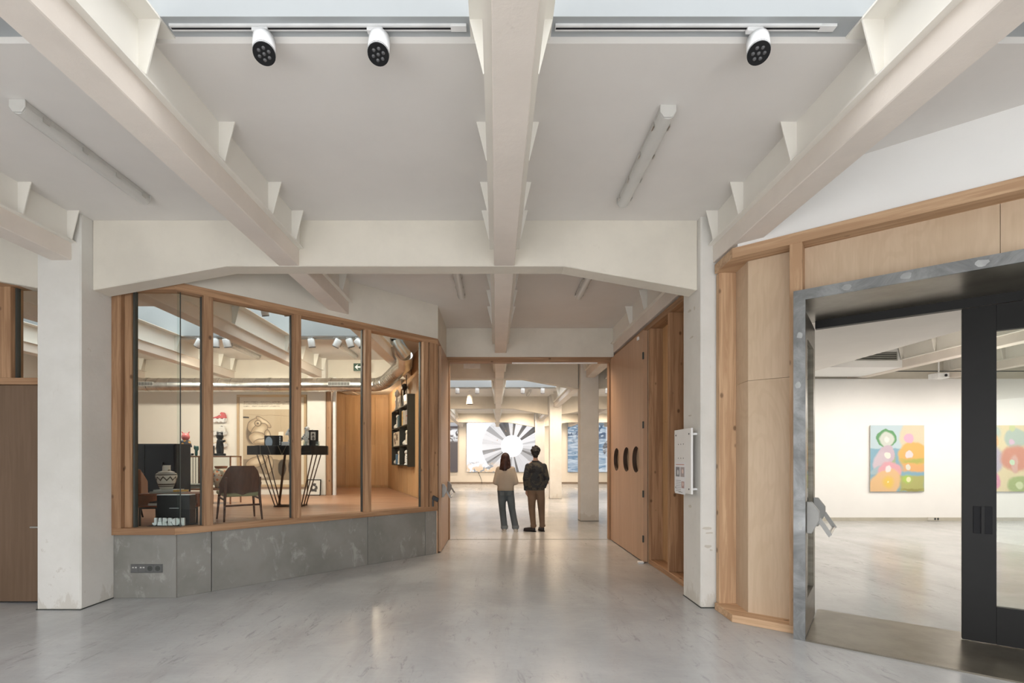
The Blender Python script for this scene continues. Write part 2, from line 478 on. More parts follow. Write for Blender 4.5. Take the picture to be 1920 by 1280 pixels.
for x in BX:
    lab = {0: 'long painted beam over the middle of the hall', 1: 'long painted beam running over the gallery door column', -1: 'long painted beam crossing above the shop front',
           -2: 'long painted beam ending over the free column beside the shop'}.get(round((x - .085) / 2.21), 'long painted beam with steel jackets over the side bays')
    b = box('beam', M['beam'], x - .105, x + .105, Y0, 29.55, SOFF, CEIL + .03, bevel=.006, kind='structure', label=lab)
    for s in (1, -1):
        xa, xb = sorted((x + s * .105, x + s * .112)); box('web_plate', M['steel_white'], xa, xb, Y0, 29.55, 3.66, CEIL + .026, b)
        xa, xb = sorted((x + s * .105, x + s * .152)); box('bottom_flange', M['steel_white'], xa, xb, Y0, 29.55, 3.655, 3.668, b)
        for y in gusset_rows(x):
            g = bpy.data.objects.new('gusset_plate', GUS[s]); COL.objects.link(g); g.location = (x + s * .112, y, 0); g.parent = b
    box('top_flange', M['steel_white'], x - .235, x + .235, Y0, 29.55, CEIL + .026, CEIL + .04, b)

# ------------------------------------------------------------------ cross beams (haunched) and columns
def cross(T, xa, xb, label, mat=None, ha=True, hb=True):
    zs = 3.235; h = 1.37; SOFF = 3.4815
    pts = [(xa, T, CEIL + .02), (xa, T, zs if ha else SOFF)]
    if ha: pts.append((xa + h, T, SOFF))
    if hb: pts.append((xb - h, T, SOFF))
    pts += [(xb, T, zs if hb else SOFF), (xb, T, CEIL + .02)]
    return MB().prism(pts, (0, .215, 0)).build('beam', mat or M['plaster'], bevel=.008, kind='structure', label=label)
CXL, CXM, CXR = -10.97, -4.36, 2.255
cross(TR[1], -4.14, 2.068, 'wide haunched cross beam spanning the hall above the shop front')
cross(TR[1], -10.75, -4.585, 'haunched cross beam above the brown door')
cross(TR[2], -4.14, 2.03, 'haunched cross beam beyond the timber opening')
cross(TR[2], -10.75, -4.585, 'haunched cross beam above the shop back wall')
for k in (3, 4):
    cross(TR[k], -4.14, 2.03, ['haunched cross beam in the middle of the screen hall', 'last haunched cross beam before the screens'][k - 3])
    cross(TR[k], 2.48, 8.65, ['haunched cross beam over the side bay of the screen hall', 'last side bay cross beam before the screens'][k - 3])
cross(TR[2], 2.48, 8.65, 'haunched cross beam over the gallery wall'); cross(TR[2], 9.1, 15.3, 'haunched cross beam over the far gallery wall')
def column(x0, x1, y0, y1, label, z0=0.0, mat=None):
    c = box('column', mat or M['column'], x0, x1, y0, y1, z0, CEIL + .02, bevel=.012, kind='structure', label=label)
    box('base_joint', M['gasket'], x0 - .004, x1 + .004, y0 - .004, y1 + .004, z0, z0 + .007, c)
    return c
column(-4.58, -4.14, 4.82, 5.28, 'thick worn white column between brown door and shop front')
column(2.068, 2.515, 4.88, 5.34, 'white column with chipped paint carrying the notice board')
column(-4.59, -4.14, 11.74, 12.12, 'white column inside the shop beside the big framed drawing', SHOPZ)
column(2.05, 2.50, 11.75, 12.12, 'first pale column behind the two visitors')
column(2.05, 2.50, 18.4, 18.8, 'second pale column in the screen hall')
column(2.05, 2.50, 24.9, 25.3, 'farthest slim column before the screens')

# ------------------------------------------------------------------ outer shell behind and beside the camera
MW = M['white_wall']
rw = box('wall_rear', MW, X0, X1, Y0 - .2, Y0, 2.6, CEIL, kind='structure', label='white wall behind the viewer above the entrance glazing')
for a, b in ((X0, -5.5), (4.0, X1)):
    box('wall_section', MW, a, b, Y0 - .2, Y0, 0, 2.6, rw)
for i in range(5):
    xx = -5.5 + i * 2.375
    box('mullion', M['gasket'], xx - .04, xx + .04, Y0 - .15, Y0 - .05, 0, 2.6, rw)
d = portal('entrance_daylight', -5.5, 4.0, -1.3, 1.3, 0); d.location = (-.75, Y0 - .1, 1.3); d.rotation_euler = (-PI / 2, 0, 0)
box('wall_left', MW, -9.2, -9.0, Y0, 5.1, 0, CEIL, kind='structure', label='white wall at the side of the entrance hall')
box('wall_right', MW, 5.6, 5.8, Y0, 2.0, 0, CEIL, kind='structure', label='white wall beside the gallery door')
# far hall
WW = M['warm_wall']
box('wall_far', WW, X0, X1, 29.9, 30.2, 0, CEIL, kind='structure', label='warm white wall behind the big screens')
box('wall_far_left', WW, -9.2, -9.0, 12.2, 29.9, 0, CEIL, kind='structure', label='warm white side wall of the screen hall')
box('wall_far_right', WW, 9.0, 9.2, 12.2, 29.9, 0, CEIL, kind='structure', label='warm white wall closing the screen hall')
box('baseboard_far', plain('dark_skirting', (.25, .20, .16), .6), -9, 9, 29.87, 29.9, 0, .1, kind='structure', label='dark skirting under the screens')
cv = box('ledge_trim', M['warm_wall'], -9, 9, 29.6, 29.9, 3.86, CEIL, kind='structure', label='white ledge along the top of the screen wall')
# gallery
GY = 11.80
GW = M['white_wall']
box('wall_gallery', GW, 3.6, 17.2, GY, GY + .1, 0, SOFF - .02, kind='structure', label='bright white gallery wall hung with paintings')
gl = box('wall_gallery_left', GW, 2.52, 2.62, 5.34, 9.3, 0, CEIL, kind='structure', label='white gallery side wall behind the corridor')
box('wall_section', GW, 3.6, 3.7, 9.2, GY, 0, CEIL, gl); box('wall_section', GW, 2.2, 3.7, 9.2, 9.3, 0, CEIL, gl)
box('ceiling_gallery', M['ceiling'], 2.62, 7.0, 6.0, 11.7, 3.44, 3.47, kind='structure', label='flat lowered ceiling inside the gallery')
box('bulkhead_wall', GW, 7.0, 8.85, 10.5, 11.7, 3.5, CEIL, kind='structure', label='boxed in bulkhead carrying the gallery grille')
box('wall_gallery_right', GW, 16.9, 17.2, -1.0, GY, 0, CEIL, kind='structure', label='white wall at the end of the gallery')
box('wall_gallery_near', GW, 5.6, 17.2, -1.2, -1.0, 0, CEIL, kind='structure', label='white gallery wall behind the door')
box('baseboard_gallery', plain('taupe_skirting', (.47, .44, .37), .5), 3.7, 16.9, GY - .02, GY, 0, .085, kind='structure', label='taupe skirting below the paintings')

# ------------------------------------------------------------------ corridor: timber opening at its end, plaster above
YO = 9.03
wl = box('wall_corridor_end', M['plaster'], -.93, 2.2, YO, YO + .14, 3.41, CEIL, kind='structure', label='cream plaster above the timber opening')
fr = empty('door_1', kind='structure', label='wide timber framed opening with two veneered doors folded back')
box('lintel', M['larch_x'], -.93, 2.2, YO - .01, YO + .15, 3.315, 3.41, fr, bevel=.004)
box('header_guide', M['white'], .3, 1.9, YO + .02, YO + .08, 3.297, 3.315, fr)
box('jamb', M['larch_z'], 2.11, 2.2, YO - .01, YO + .15, 0, 3.315, fr, bevel=.004)
box('jamb', M['larch_z'], -.93, -.87, YO - .01, YO + .15, 0, 3.315, fr, bevel=.004)
# right leaf with three round holes
leaf = MB().box(2.135, 2.195, 7.01, 8.99, .015, 3.37).build('door_leaf', M['door_ply'], fr)
for i, xx in enumerate((1156.5, 1175, 1193)):
    yy = 2.14 * F / (xx - VX); z = EYE
    c = MB().path([(2.0, yy, z), (2.4, yy, z)], .2, 40).build('cutter', None)
    bo = leaf.modifiers.new('hole', 'BOOLEAN'); bo.object = c; bo.operation = 'DIFFERENCE'; bo.solver = 'EXACT'
    bake(leaf); bpy.data.objects.remove(c)
leaf.data.materials.append(plain('dark_board_edge', (.06, .035, .022), .7))
for pg in leaf.data.polygons:                      # the sawn edge inside the round holes is dark
    if abs(pg.normal.x) < .3 and 7.05 < pg.center.y < 8.95 and 1.2 < pg.center.z < 1.8: pg.material_index = len(leaf.data.materials) - 1
for zz in (.35, 1.0, 2.0, 3.0):
    box('hinge', M['gasket'], 2.12, 2.14, 6.985, 7.012, zz - .05, zz + .05, fr)
box('door_stop', M['white'], 2.05, 2.13, 6.95, 7.02, 0, .03, fr, bevel=.006)
box('door_latch', M['white'], 2.11, 2.135, 7.2, 7.26, 3.28, 3.33, fr, bevel=.006)
# left leaf with push bar
box('door_leaf', M['door_ply'], -.93, -.885, 7.80, 9.0, .015, 3.33, fr)
def push_bar(parent, p, along, out, L, arm=.17, sc=1.0):
    """two hexagonal housings on the leaf, arms slanting down and a round bar"""
    along = Vector(along); out = Vector(out); p = Vector(p); up = Vector((0, 0, 1))
    tips = []
    for k in (0, 1):
        c = p + along * (L * k)
        prof = [(0, .12), (.03, .12), (.075, .055), (.075, -.005), (.03, -.10), (0, -.10)]
        m = MB(); m.prism([c + out * (a * sc) + up * (b * sc) - along * .03 for a, b in prof], along * .06)
        m.build('bar_housing', M['bar_grey'], parent, bevel=.004)
        tip = c + out * (arm * .75 * sc) - up * (.12 * sc)
        m = MB(); a0 = c + out * (.06 * sc) - up * .01
        m.obox(a0 - along * .006, along * .012, tip - a0, out * (.02 * sc) + up * (.022 * sc)); m.build('bar_arm', M['bar_grey'], parent)
        tips.append(tip + up * .02)
    MB().tube(tips[0], tips[1], .013, n=14).build('push_bar', M['chrome'], parent, True)
push_bar(fr, (-.885, 7.95, .98), (0, 1, 0), (1, 0, 0), .9)

# right corridor wall: timber studs, plywood in the recess
XW = 2.2
wr = empty('wall_corridor_right', kind='structure', label='timber stud wall with plywood recesses beside the folded door')
box('lintel', M['larch_y'], XW, XW + .28, 5.34, YO, 3.37, 3.45, wr, bevel=.004)
box('sill', M['larch_y'], XW, XW + .28, 5.34, 6.97, 0, .07, wr, bevel=.004)
for ya, yb in ((6.90, 6.97), (6.14, 6.20), (5.34, 5.42)):
    box('post', M['larch_z'], XW, XW + .2, ya, yb, .07, 3.37, wr, bevel=.004)
for ya, yb in ((6.20, 6.90), (5.42, 6.14)):
    for za, zb in ((.07, 2.02), (2.023, 3.37)):
        box('plywood_panel', M['oak'], XW + .18, XW + .2, ya, yb, za, zb, wr)
box('backing_panel', M['ply'], XW + .004, XW + .28, 6.97, YO, 0, 3.37, wr)
box('plaster_upstand', M['plaster'], XW + .06, XW + .28, 5.34, YO, 3.45, CEIL, wr)

# ------------------------------------------------------------------ shop front: cement board base, larch frame, glass
A, B, C = Vector((-4.138, 5.20, 0)), Vector((-3.465, 5.215, 0)), Vector((-.925, 7.70, 0))
D = Vector((-.925, YO, 0))
u = (C - B).normalized(); n_in = Vector((-u.y, u.x, 0)); LBC = (C - B).length       # n_in points into the shop
u1 = (B - A).normalized(); n1 = Vector((-u1.y, u1.x, 0)); LAB = (B - A).length
Z = Vector((0, 0, 1))
sf = empty('window_1', kind='structure', label='faceted shop front of larch posts and glass on a cement board base')
SIL0, SIL1, HD0, HD1 = .685, .758, 3.335, 3.42
def seg(name, mat, o, uu, nn, l0, l1, d0, d1, z0, z1, parent=None, bevel=.003):
    return MB().obox(o + uu * l0 + nn * d0 + Z * z0, uu * (l1 - l0), nn * (d1 - d0), Z * (z1 - z0)).build(name, mat, parent, bevel=bevel)
def mitre(name, mat, z0, z1, depth, parent):
    """two lengths meeting at the corner B"""
    bis = (n1 + n_in).normalized(); k = depth / bis.dot(n_in)
    MB().prism([A + Z * z0, B + Z * z0, B + bis * k + Z * z0, A + n1 * depth + Z * z0], Z * (z1 - z0)).build(name, mat[0], parent, bevel=.003)
    MB().prism([B + Z * z0, C + Z * z0, C + n_in * depth + Z * z0, B + bis * k + Z * z0], Z * (z1 - z0)).build(name, mat[1], parent, bevel=.003)
mitre('sill', (M['larch_x'], M['larch_f']), SIL0, SIL1, .16, sf)
mitre('head_rail', (M['larch_x'], M['larch_f']), HD0, HD1, .15, sf)
# cement boards
t_off = .03
MB().prism([A + n1 * t_off, B + n1 * t_off * .8, B + n1 * (t_off + .1), A + n1 * (t_off + .1)], Z * SIL0).build('cement_board', M['cement'], sf, bevel=.003)
cuts = [0.012, .36, 2.33, 3.33, LBC]
for i in range(4):
    seg('cement_board', M['cement'], B + n_in * t_off, u, n_in, cuts[i] + .003, cuts[i + 1] - .003, 0, .1, 0, SIL0, sf)
# posts
seg('post', M['larch_z'], A, u1, n1, .0, .10, 0, .15, SIL1, HD0, sf)
seg('post', M['larch_z'], A, u1, n1, .102, .18, .05, .15, SIL1, HD0, sf)
PR = [.37, 1.37, 2.37, 3.37]
for r in PR:
    seg('post', M['larch_z'], B, u, n_in, r - .095, r, .0, .14, SIL1, HD0, sf)
    seg('gasket', M['gasket'], B, u, n_in, r - .107, r - .096, .075, .115, SIL1, HD0, sf, 0)
seg('post', M['larch_z'], B, u, n_in, 3.39, LBC, .0, .16, SIL1, HD0, sf)
seg('gasket', M['gasket'], A, u1, n1, .182, .20, .07, .12, SIL1, HD0, sf, 0)
def pane(o, uu, nn, l0, l1, d=.095):
    MB().obox(o + uu * l0 + nn * d + Z * SIL1, uu * (l1 - l0), nn * .004, Z * (HD0 - SIL1)).build('pane', M['glass'], sf)
pane(A, u1, n1, .2, LAB + .0)
pane(B, u, n_in, .04, PR[0] - .095)
for i in range(3): pane(B, u, n_in, PR[i], PR[i + 1] - .095)
seg('glass_joint', M['gasket'], A, u1, n1, LAB - .004, LAB + .004, .093, .101, SIL1, HD0, sf, 0)
# plaster above the shop front and at its end
pw = MB().prism([B + Z * HD1, C + Z * HD1, C + n_in * .14 + Z * HD1, B + n_in * .14 + Z * HD1], Z * (CEIL - HD1)).build('wall_shop_upper', M['plaster'], kind='structure', label='slanting cream plaster above the shop front rail')
MB().prism([A + Z * HD1, B + Z * HD1, B + n1 * .14 + Z * HD1, A + n1 * .14 + Z * HD1], Z * (CEIL - HD1)).build('wall_section', M['plaster'], pw)
pe = box('wall_shop_end', M['plaster'], -1.07, -.925, 7.70, YO + .1, 3.42, CEIL, kind='structure', label='cream plaster at the end of the shop front beside the corridor')
box('end_rail', M['larch_y'], -1.0, -.925, 7.70, YO, 3.335, 3.42, pe, bevel=.003)
box('end_panel', M['door_ply'], -1.05, -.935, 7.72, YO, 0, 3.335, pe)
# shop side walls, floor, rear
R0, R1 = Vector((-1.05, YO, 0)), Vector((-3.34, 14.95, 0))
ru = (R1 - R0).normalized(); rn = Vector((ru.y, -ru.x, 0))
SHOP = [A + n1 * .12, B + n_in * .12, C + n_in * .1 + Vector((-.06, 0, 0)), Vector((-1.07, YO, 0)), R1, Vector((-10, 14.95, 0)), Vector((-10, 5.3, 0))]
MB().prism([p + Z * .5 for p in SHOP], Z * (SHOPZ - .5)).build('floor_shop', M['shopfloor'], kind='structure', label='red brown plank floor inside the shop')
wsr = MB().obox(R0 + Z * SHOPZ, R1 - R0, rn * .12, Z * (CEIL - SHOPZ)).build('wall_shop_right', M['oak'], kind='structure', label='oak panelled oblique wall behind the black shelf')
for i in range(7):
    l0 = 1.9 + i * .62
    if l0 + .6 < (R1 - R0).length:
        MB().obox(R0 + ru * l0 - rn * .012 + Z * (SHOPZ + .02), ru * .60, rn * .012, Z * 2.75).build('oak_panel', M['oak'], wsr)
wsb = box('wall_shop_back', M['warm_wall'], -10, -4.59, 12.0, 12.14, SHOPZ, CEIL, kind='structure', label='warm white back wall of the shop')
box('wall_shop_left', M['warm_wall'], -10.1, -10, 5.2, 14.95, 0, CEIL, kind='structure', label='white side wall of the shop')
cab = box('wall_shop_rear', M['oak'], -10, -3.2, 14.95, 15.1, SHOPZ, CEIL, kind='structure', label='oak cabinet wall at the rear of the shop')
for i in range(4):
    xa = -5.1 + i * .46
    for za, zb in ((.70, 1.95), (1.955, 3.42)):
        box('cabinet_door', M['oak'], xa + .008, xa + .446, 14.92, 14.95, za, zb, cab)
box('ceiling_shop_rear', M['warm_wall'], -4.6, -2.4, 12.3, 14.95, 3.5, 3.6, kind='structure', label='low white ceiling above the oak cabinets')
t = box('trim_2', M['larch_z'], -4.135, -4.02, 11.78, 12.1, SHOPZ, 3.48, kind='structure', label='larch trim beside the shop column')
MB().tube((-3.955, 11.85, SHOPZ), (-3.955, 11.85, 3.5), .045, n=16).build('downpipe', M['white'], smooth=True, label='white downpipe between shop column and oak cabinets', cat='pipe')

# ------------------------------------------------------------------ brown door with transom beside the thick column
db = empty('door_2', kind='structure', label='brown veneered door under a transom window beside the thick column')
box('door_leaf', M['door_brown'], -5.72, -4.59, 5.05, 5.1, .02, 2.275, db)
box('door_leaf', M['door_brown'], -7.4, -5.73, 5.05, 5.1, .02, 2.275, db)
box('transom_rail', M['larch_x'], -9.0, -4.58, 5.03, 5.17, 2.28, 2.35, db, bevel=.003)
box('head_rail', M['larch_x'], -9.0, -4.58, 5.03, 5.17, 3.30, 3.42, db, bevel=.003)
box('post', M['larch_z'], -5.25, -5.05, 5.03, 5.17, 2.35, 3.30, db, bevel=.003)
box('post', M['larch_z'], -7.5, -7.4, 5.03, 5.17, 0, 3.30, db, bevel=.003)
box('gasket', M['gasket'], -5.05, -5.03, 5.08, 5.12, 2.35, 3.30, db)
box('pane', M['glass'], -5.03, -4.58, 5.1, 5.104, 2.35, 3.30, db)
box('pane', M['glass'], -7.4, -5.25, 5.1, 5.104, 2.35, 3.30, db)
box('side_panel', M['door_brown'], -9.0, -7.5, 5.05, 5.12, 0, 3.30, db)
MB().path([(-4.66, 5.05, .80), (-4.66, 4.99, .80), (-4.80, 4.985, .80)], .010, 10).build('door_handle', M['chrome'], db, True)

# ------------------------------------------------------------------ timber and plywood wall around the gallery door
P0, P1 = Vector((2.188, 4.84, 0)), Vector((2.178, 4.46, 0))
wu = Vector((.785, -.62, 0)).normalized(); wn = Vector((-wu.y, wu.x, 0))            # wn points into the gallery
REC, HW0, HW1 = .17, 3.355, 3.447
LW = 4.4
PE = P1 + wu * LW
Q1 = P1 + wu * .10 + wn * REC; Q0 = Vector((2.40, 4.84, 0))
gw = empty('wall_gallery_door', kind='structure', label='faceted wall of pale larch studs and birch plywood around the gallery door')
S0, S1 = .50, 2.75            # portal outer limits along the wall
MB().prism([P0 + Z * HW0, P1 + Z * HW0, PE + Z * HW0, PE + wn * (REC + .02) + Z * HW0, Q1 + Z * HW0, Q0 + Z * HW0], Z * (HW1 - HW0)).build('head_rail', M['larch_w'], gw, bevel=.003)
MB().prism([P0, P1, P1 + wu * (S0 - .01), P1 + wu * (S0 - .01) + wn * (REC + .02), Q1, Q0], Z * .07).build('sill', M['larch_w'], gw, bevel=.003)
box('post', M['larch_wz'], 2.215, 2.385, 4.80, 4.865, .07, HW0, gw, bevel=.003)
def wp(s, d, z): return P1 + wu * s + wn * d + Z * z
for za, zb in ((.07, 2.235), (2.238, HW0)):
    MB().prism([Q1 + Z * za, Vector((2.385, 4.80, za)), Vector((2.385, 4.87, za)), Q1 + Vector((.03, .06, za))], Z * (zb - za)).build('plywood_panel', M['ply'], gw)
    MB().obox(Q1 + Z * za, wu * .38, wn * .02, Z * (zb - za)).build('plywood_panel', M['ply'], gw)
MB().obox(wp(.455, .0, .07), wu * .095, wn * (REC + .02), Z * (HW0 - .07)).build('post', M['larch_wz'], gw, bevel=.003)
PT = 2.905
for sa, sb in ((.55, 1.75), (1.753, 2.95), (2.953, LW)):
    MB().obox(wp(sa, REC, PT - .05), wu * (sb - sa), wn * .02, Z * (HW0 - PT + .05)).build('plywood_panel', M['ply'], gw)
MB().obox(wp(S1 - .05, REC, .0), wu * (LW - S1 + .05), wn * .02, Z * PT).build('plywood_panel', M['ply'], gw)
MB().obox(wp(.04, .03, HW1), wu * (LW - .04), wn * .15, Z * (CEIL - HW1)).build('wall_section', M['white_wall'], gw)
MB().prism([P0 + Vector((.06, 0, HW1)), P1 + Vector((.06, .0, HW1)), P1 + Vector((.2, .1, HW1)), P0 + Vector((.2, 0, HW1))], Z * (CEIL - HW1)).build('wall_section', M['white_wall'], gw)
MB().obox(wp(.16, REC + .1, 0), wu * .39, wn * .1, Z * CEIL).build('wall_section', M['white_wall'], gw)
MB().obox(wp(S1 - .0, REC + .1, 0), wu * 1.8, wn * .1, Z * CEIL).build('wall_section', M['white_wall'], gw)
MB().obox(wp(.5, REC + .1, PT - .02), wu * 2.3, wn * .1, Z * (CEIL - PT)).build('wall_section', M['white_wall'], gw)

# steel portal
FR, BK = -.135, .72                # front and back planes relative to the wall line
JW = .085
po = empty('door_3', kind='structure', label='deep steel portal with one open and one closed glazed black door')
MB().prism([wp(S0, FR, 0), wp(S0 + JW, FR, 0), wp(S0 + JW, FR, PT - JW), wp(S0, FR, PT)], wn * .02).build('portal_frame', M['galv'], po)
MB().prism([wp(S0, FR, PT), wp(S0 + JW, FR, PT - JW), wp(S1 - JW, FR, PT - JW), wp(S1, FR, PT)], wn * .02).build('portal_frame', M['galv'], po)
MB().prism([wp(S1, FR, 0), wp(S1 - JW, FR, 0), wp(S1 - JW, FR, PT - JW), wp(S1, FR, PT)], wn * .02).build('portal_frame', M['galv'], po)
DP = BK - FR
for sa in (S0, S1 - .02):
    MB().obox(wp(sa, FR + .02, 0), wu * .02, wn * (DP - .02), Z * PT).build('reveal_plate', M['galv'], po)
MB().obox(wp(S0 + .02, FR + .02, PT - .02), wu * (S1 - S0 - .04), wn * (DP - .02), Z * .02).build('reveal_plate', M['galv'], po)
MB().obox(wp(S1 - JW, FR + .02, 0), wu * (JW - .021), wn * (DP - .02), Z * (PT - JW)).build('jamb_lining', M['plate'], po)
MB().obox(wp(S0 + .021, FR + .02, PT - JW), wu * (S1 - S0 - .042), wn * (DP - .02), Z * (JW - .021)).build('soffit_lining', M['plate'], po)
MB().obox(wp(S0 + JW, FR, 0), wu * (S1 - S0 - 2 * JW), wn * (DP + .2), Z * .012).build('threshold_plate', M['plate'], po)
DZ = PT - JW                        # clear height
MB().obox(wp(S0 + JW, BK - .06, DZ - .075), wu * (S1 - S0 - 2 * JW), wn * .06, Z * .075).build('head_stop', M['steel_dark'], po)
def door_leaf(o, uu, nn, width, parent, mat, stile=.20, bottom=.30, top=.21, thick=.05, z1=None, name='door_leaf'):
    z0, z1 = .02, z1 or DZ - .08
    r = empty(name, parent=parent)
    MB().obox(o + Z * z0, uu * stile, nn * thick, Z * (z1 - z0)).build('stile', mat, r, bevel=.002)
    MB().obox(o + uu * (width - stile) + Z * z0, uu * stile, nn * thick, Z * (z1 - z0)).build('stile', mat, r, bevel=.002)
    MB().obox(o + uu * stile + Z * z0, uu * (width - 2 * stile), nn * thick, Z * bottom).build('bottom_rail', mat, r)
    MB().obox(o + uu * stile + Z * (z1 - top), uu * (width - 2 * stile), nn * thick, Z * top).build('top_rail', mat, r)
    MB().obox(o + uu * stile + nn * (thick / 2 - .003) + Z * (z0 + bottom), uu * (width - 2 * stile), nn * .006, Z * (z1 - z0 - top - bottom)).build('pane', M['glass'], r)
    return r
SM = 1.60                           # where the two leaves meet
closed = door_leaf(wp(SM, BK - .055, 0), wu, wn, S1 - JW - SM, po, M['steel_dark'])
pl = wp(SM + .065, BK - .062, .90)
MB().obox(pl, wu * .11, wn * .008, Z * .22)  .build('flush_pull', M['black_matt'], closed, bevel=.002)
MB().obox(pl + wu * .045 - wn * .012, wu * .02, wn * .02, Z * .22).build('pull_fin', M['steel_dark'], closed)
opened = door_leaf(wp(S0 + JW - .052, FR + .03, 0), wn, wu, DP - .09, po, M['plate'], stile=.13, bottom=.30)
push_bar(opened, wp(S0 + JW - .001, FR + .12, 1.0), wn, wu, DP - .30, sc=1.2)
def blot(parent, s_, z, w, h, seed):
    r = random.Random(seed); c = wp(s_, FR - .0006, z); pts = []
    for k in range(12):
        q = .7 + .3 * r.random(); pts.append(c + wu * (w * q * math.cos(k * PI / 6)) + Z * (h * q * math.sin(k * PI / 6)))
    MB().prism(pts, wn * .0015).build('ground_weld', M['weld'], parent)
M['weld'] = plain('ground_weld_zinc', (.36, .365, .36), .5, .3, var=.2)
for k, (s_, z, w, h) in enumerate([(.86, PT - .045, .035, .028), (1.22, PT - .04, .038, .03), (1.62, PT - .045, .04, .03), (.545, 2.53, .026, .03), (.535, 2.12, .024, .035), (.55, .95, .02, .04)]): blot(po, s_, z, w, h, k)
# ------------------------------------------------------------------ track rails, spotlights, battens
def rail(x0, x1, y, z, label):
    r = box('light_track', M['white'], x0, x1, y - .018, y + .018, z - .014, z, label=label, cat='track')
    box('groove', M['black_matt'], x0 + .004, x1 - .004, y - .006, y + .006, z - .0148, z - .0139, r)
    box('end_feed', M['white'], x1 - .09, x1 + .0, y - .020, y + .020, z - .017, z - .0, r, bevel=.002)
    return r
def make_spot(axis, label, group, loc, s=1.0, detail=True):
    a = Vector(axis).normalized()
    o = empty('track_spotlight', loc, 0, label, 'spotlight', group)
    MB().box(-.055 * s, .035 * s, -.016 * s, .016 * s, -.022 * s, 0).build('adapter', M['white'], o, bevel=.003)
    MB().tube((.012 * s, 0, -.02 * s), (.012 * s, 0, -.06 * s), .016 * s, n=12).build('stem', M['white'], o, True)
    c = Vector((.012 * s, 0, -.103 * s)); L = .075 * s; R = .061 * s
    MB().path([c - a * L, c - a * (L - .01 * s), c + a * (L - .004 * s), c + a * L], [R * .86, R, R, R * .97], 28).build('lamp_body', M['white'], o, True)
    ring = MB().path([c + a * (L - .012 * s), c + a * (L + .004 * s)], [R * 1.01, R * .98], 28).build('lens_ring', M['black'], o, True)
    if detail:
        e = a.orthogonal().normalized(); g = a.cross(e)
        for k in range(7):
            p = c + a * (L + .004 * s)
            if k: p = p + (e * math.cos(k * PI / 3) + g * math.sin(k * PI / 3)) * (.03 * s)
            MB().lathe([(.010 * s, 0), (.008 * s, .003 * s), (.003 * s, .005 * s)], n=10).build('led_lens', M['led'], ring, True)
            l = COL.objects[-1]; l.location = p; l.rotation_euler = a.to_track_quat('Z', 'Y').to_euler()
    return o
M['led'] = plain('smoked_lens', (.10, .10, .105), .12)
YT = SKY[0][3] + .06; ZT = CEIL + .04
rail(-1.87, -.17, YT, ZT, 'white light track between the shop beam and the middle beam')
rail(.34, 1.95, YT, ZT, 'white light track between the middle beam and the gallery beam')
make_spot((.22, -.45, -1), 'white track spotlight nearest the shop side beam, lens tilted inward', 'front skylight spotlights', (-1.345, YT, ZT - .014))
make_spot((.05, -.42, -1), 'white track spotlight closest to the middle beam', 'front skylight spotlights', (-.685, YT, ZT - .014))
make_spot((-.22, -.5, -1), 'white track spotlight on the track towards the gallery', 'front skylight spotlights', (1.495, YT, ZT - .014))

def t_clear():
    t = NT('milky_diffuser'); t.setc((.62, .61, .58)); t.rough(.25)
    return t.m
M['diffuser'] = t_clear()
def make_batten(L=1.18):
    o = empty('batten_light')
    MB().prism([(-.05, 0, 0), (.05, 0, 0), (.055, 0, -.045), (-.055, 0, -.045)], (0, L, 0)).build('housing', M['grey_plastic'], o, bevel=.004)
    prof = [(.052 * math.cos(t), 0, -.046 - .048 * math.sin(t)) for t in [PI * k / 10 for k in range(11)]]
    MB().prism(prof, (0, L, 0)).build('diffuser', M['diffuser'], o, True)
    for yy in (-.012, L): MB().prism([(-.056, yy, 0), (.056, yy, 0), (.056, yy, -.05), (.03, yy, -.085), (-.03, yy, -.085), (-.056, yy, -.05)], (0, .012, 0)).build('end_cap', M['grey_plastic'], o, bevel=.003)
    for yy in (.12, .45, .78, 1.08):
        for s in (-1, 1): MB().box(s * .057 - .004, s * .057 + .004, yy, yy + .05, -.062, -.03).build('clip', M['chrome'], o)
    return o
bt = make_batten()
spots_b = [(-3.26, 3.30, 'grey batten light with dark side on the ceiling beside the thick column'),
           (1.19, 3.35, 'grey batten light on the ceiling between middle beam and gallery beam'),
           (-.51, 5.97, 'batten light in the corridor on the shop side of the middle beam'),
           (1.22, 5.97, 'batten light in the corridor on the notice board side'),
           (-5.59, 10.2, 'batten light on the shop ceiling nearer the thick column'),
           (-3.29, 10.15, 'batten light on the shop ceiling nearer the round duct'),
           (1.19, 16.95, 'batten light on the ceiling of the screen hall')]
for i, (x, y, lab) in enumerate(spots_b):
    o = bt if i == 0 else link_copy(bt)
    o.location = (x, y, CEIL); tag(o, lab, 'batten light', 'batten lights')

# shop and hall spotlights along the far skylight edges
ys = SKY[1][3] + .06
rail(-6.6, -4.5, ys, ZT, 'white light track above the left half of the shop'); rail(-4.15, -2.3, ys, ZT, 'white light track above the right half of the shop')
for i, (xp, ax) in enumerate([(372, (-.6, .2, -.8)), (403, (0, .1, -1)), (424, (.1, .3, -1)), (583, (.1, .2, -1)), (631, (-.5, .1, -.9)), (655, (.3, .2, -1)), (672, (.7, .1, -.8))]):
    make_spot(ax, ['first', 'second', 'third', 'fourth', 'fifth', 'sixth', 'seventh'][i] + ' white spotlight from the thick column on the shop track', 'shop spotlights',
              ((xp - VX) * ys / F, ys, ZT - .014), 1.15, False)
for i, xp in enumerate([495, 537]):
    make_spot((.1, .3, -1), ['spotlight hanging at the near skylight edge of the shop, grey side', 'spotlight hanging at the near skylight edge of the shop, window post side'][i], 'near shop spotlights', ((xp - VX) * 7.72 / F, 7.72, CEIL), .9, False)
yh = SKY[2][3] + .06
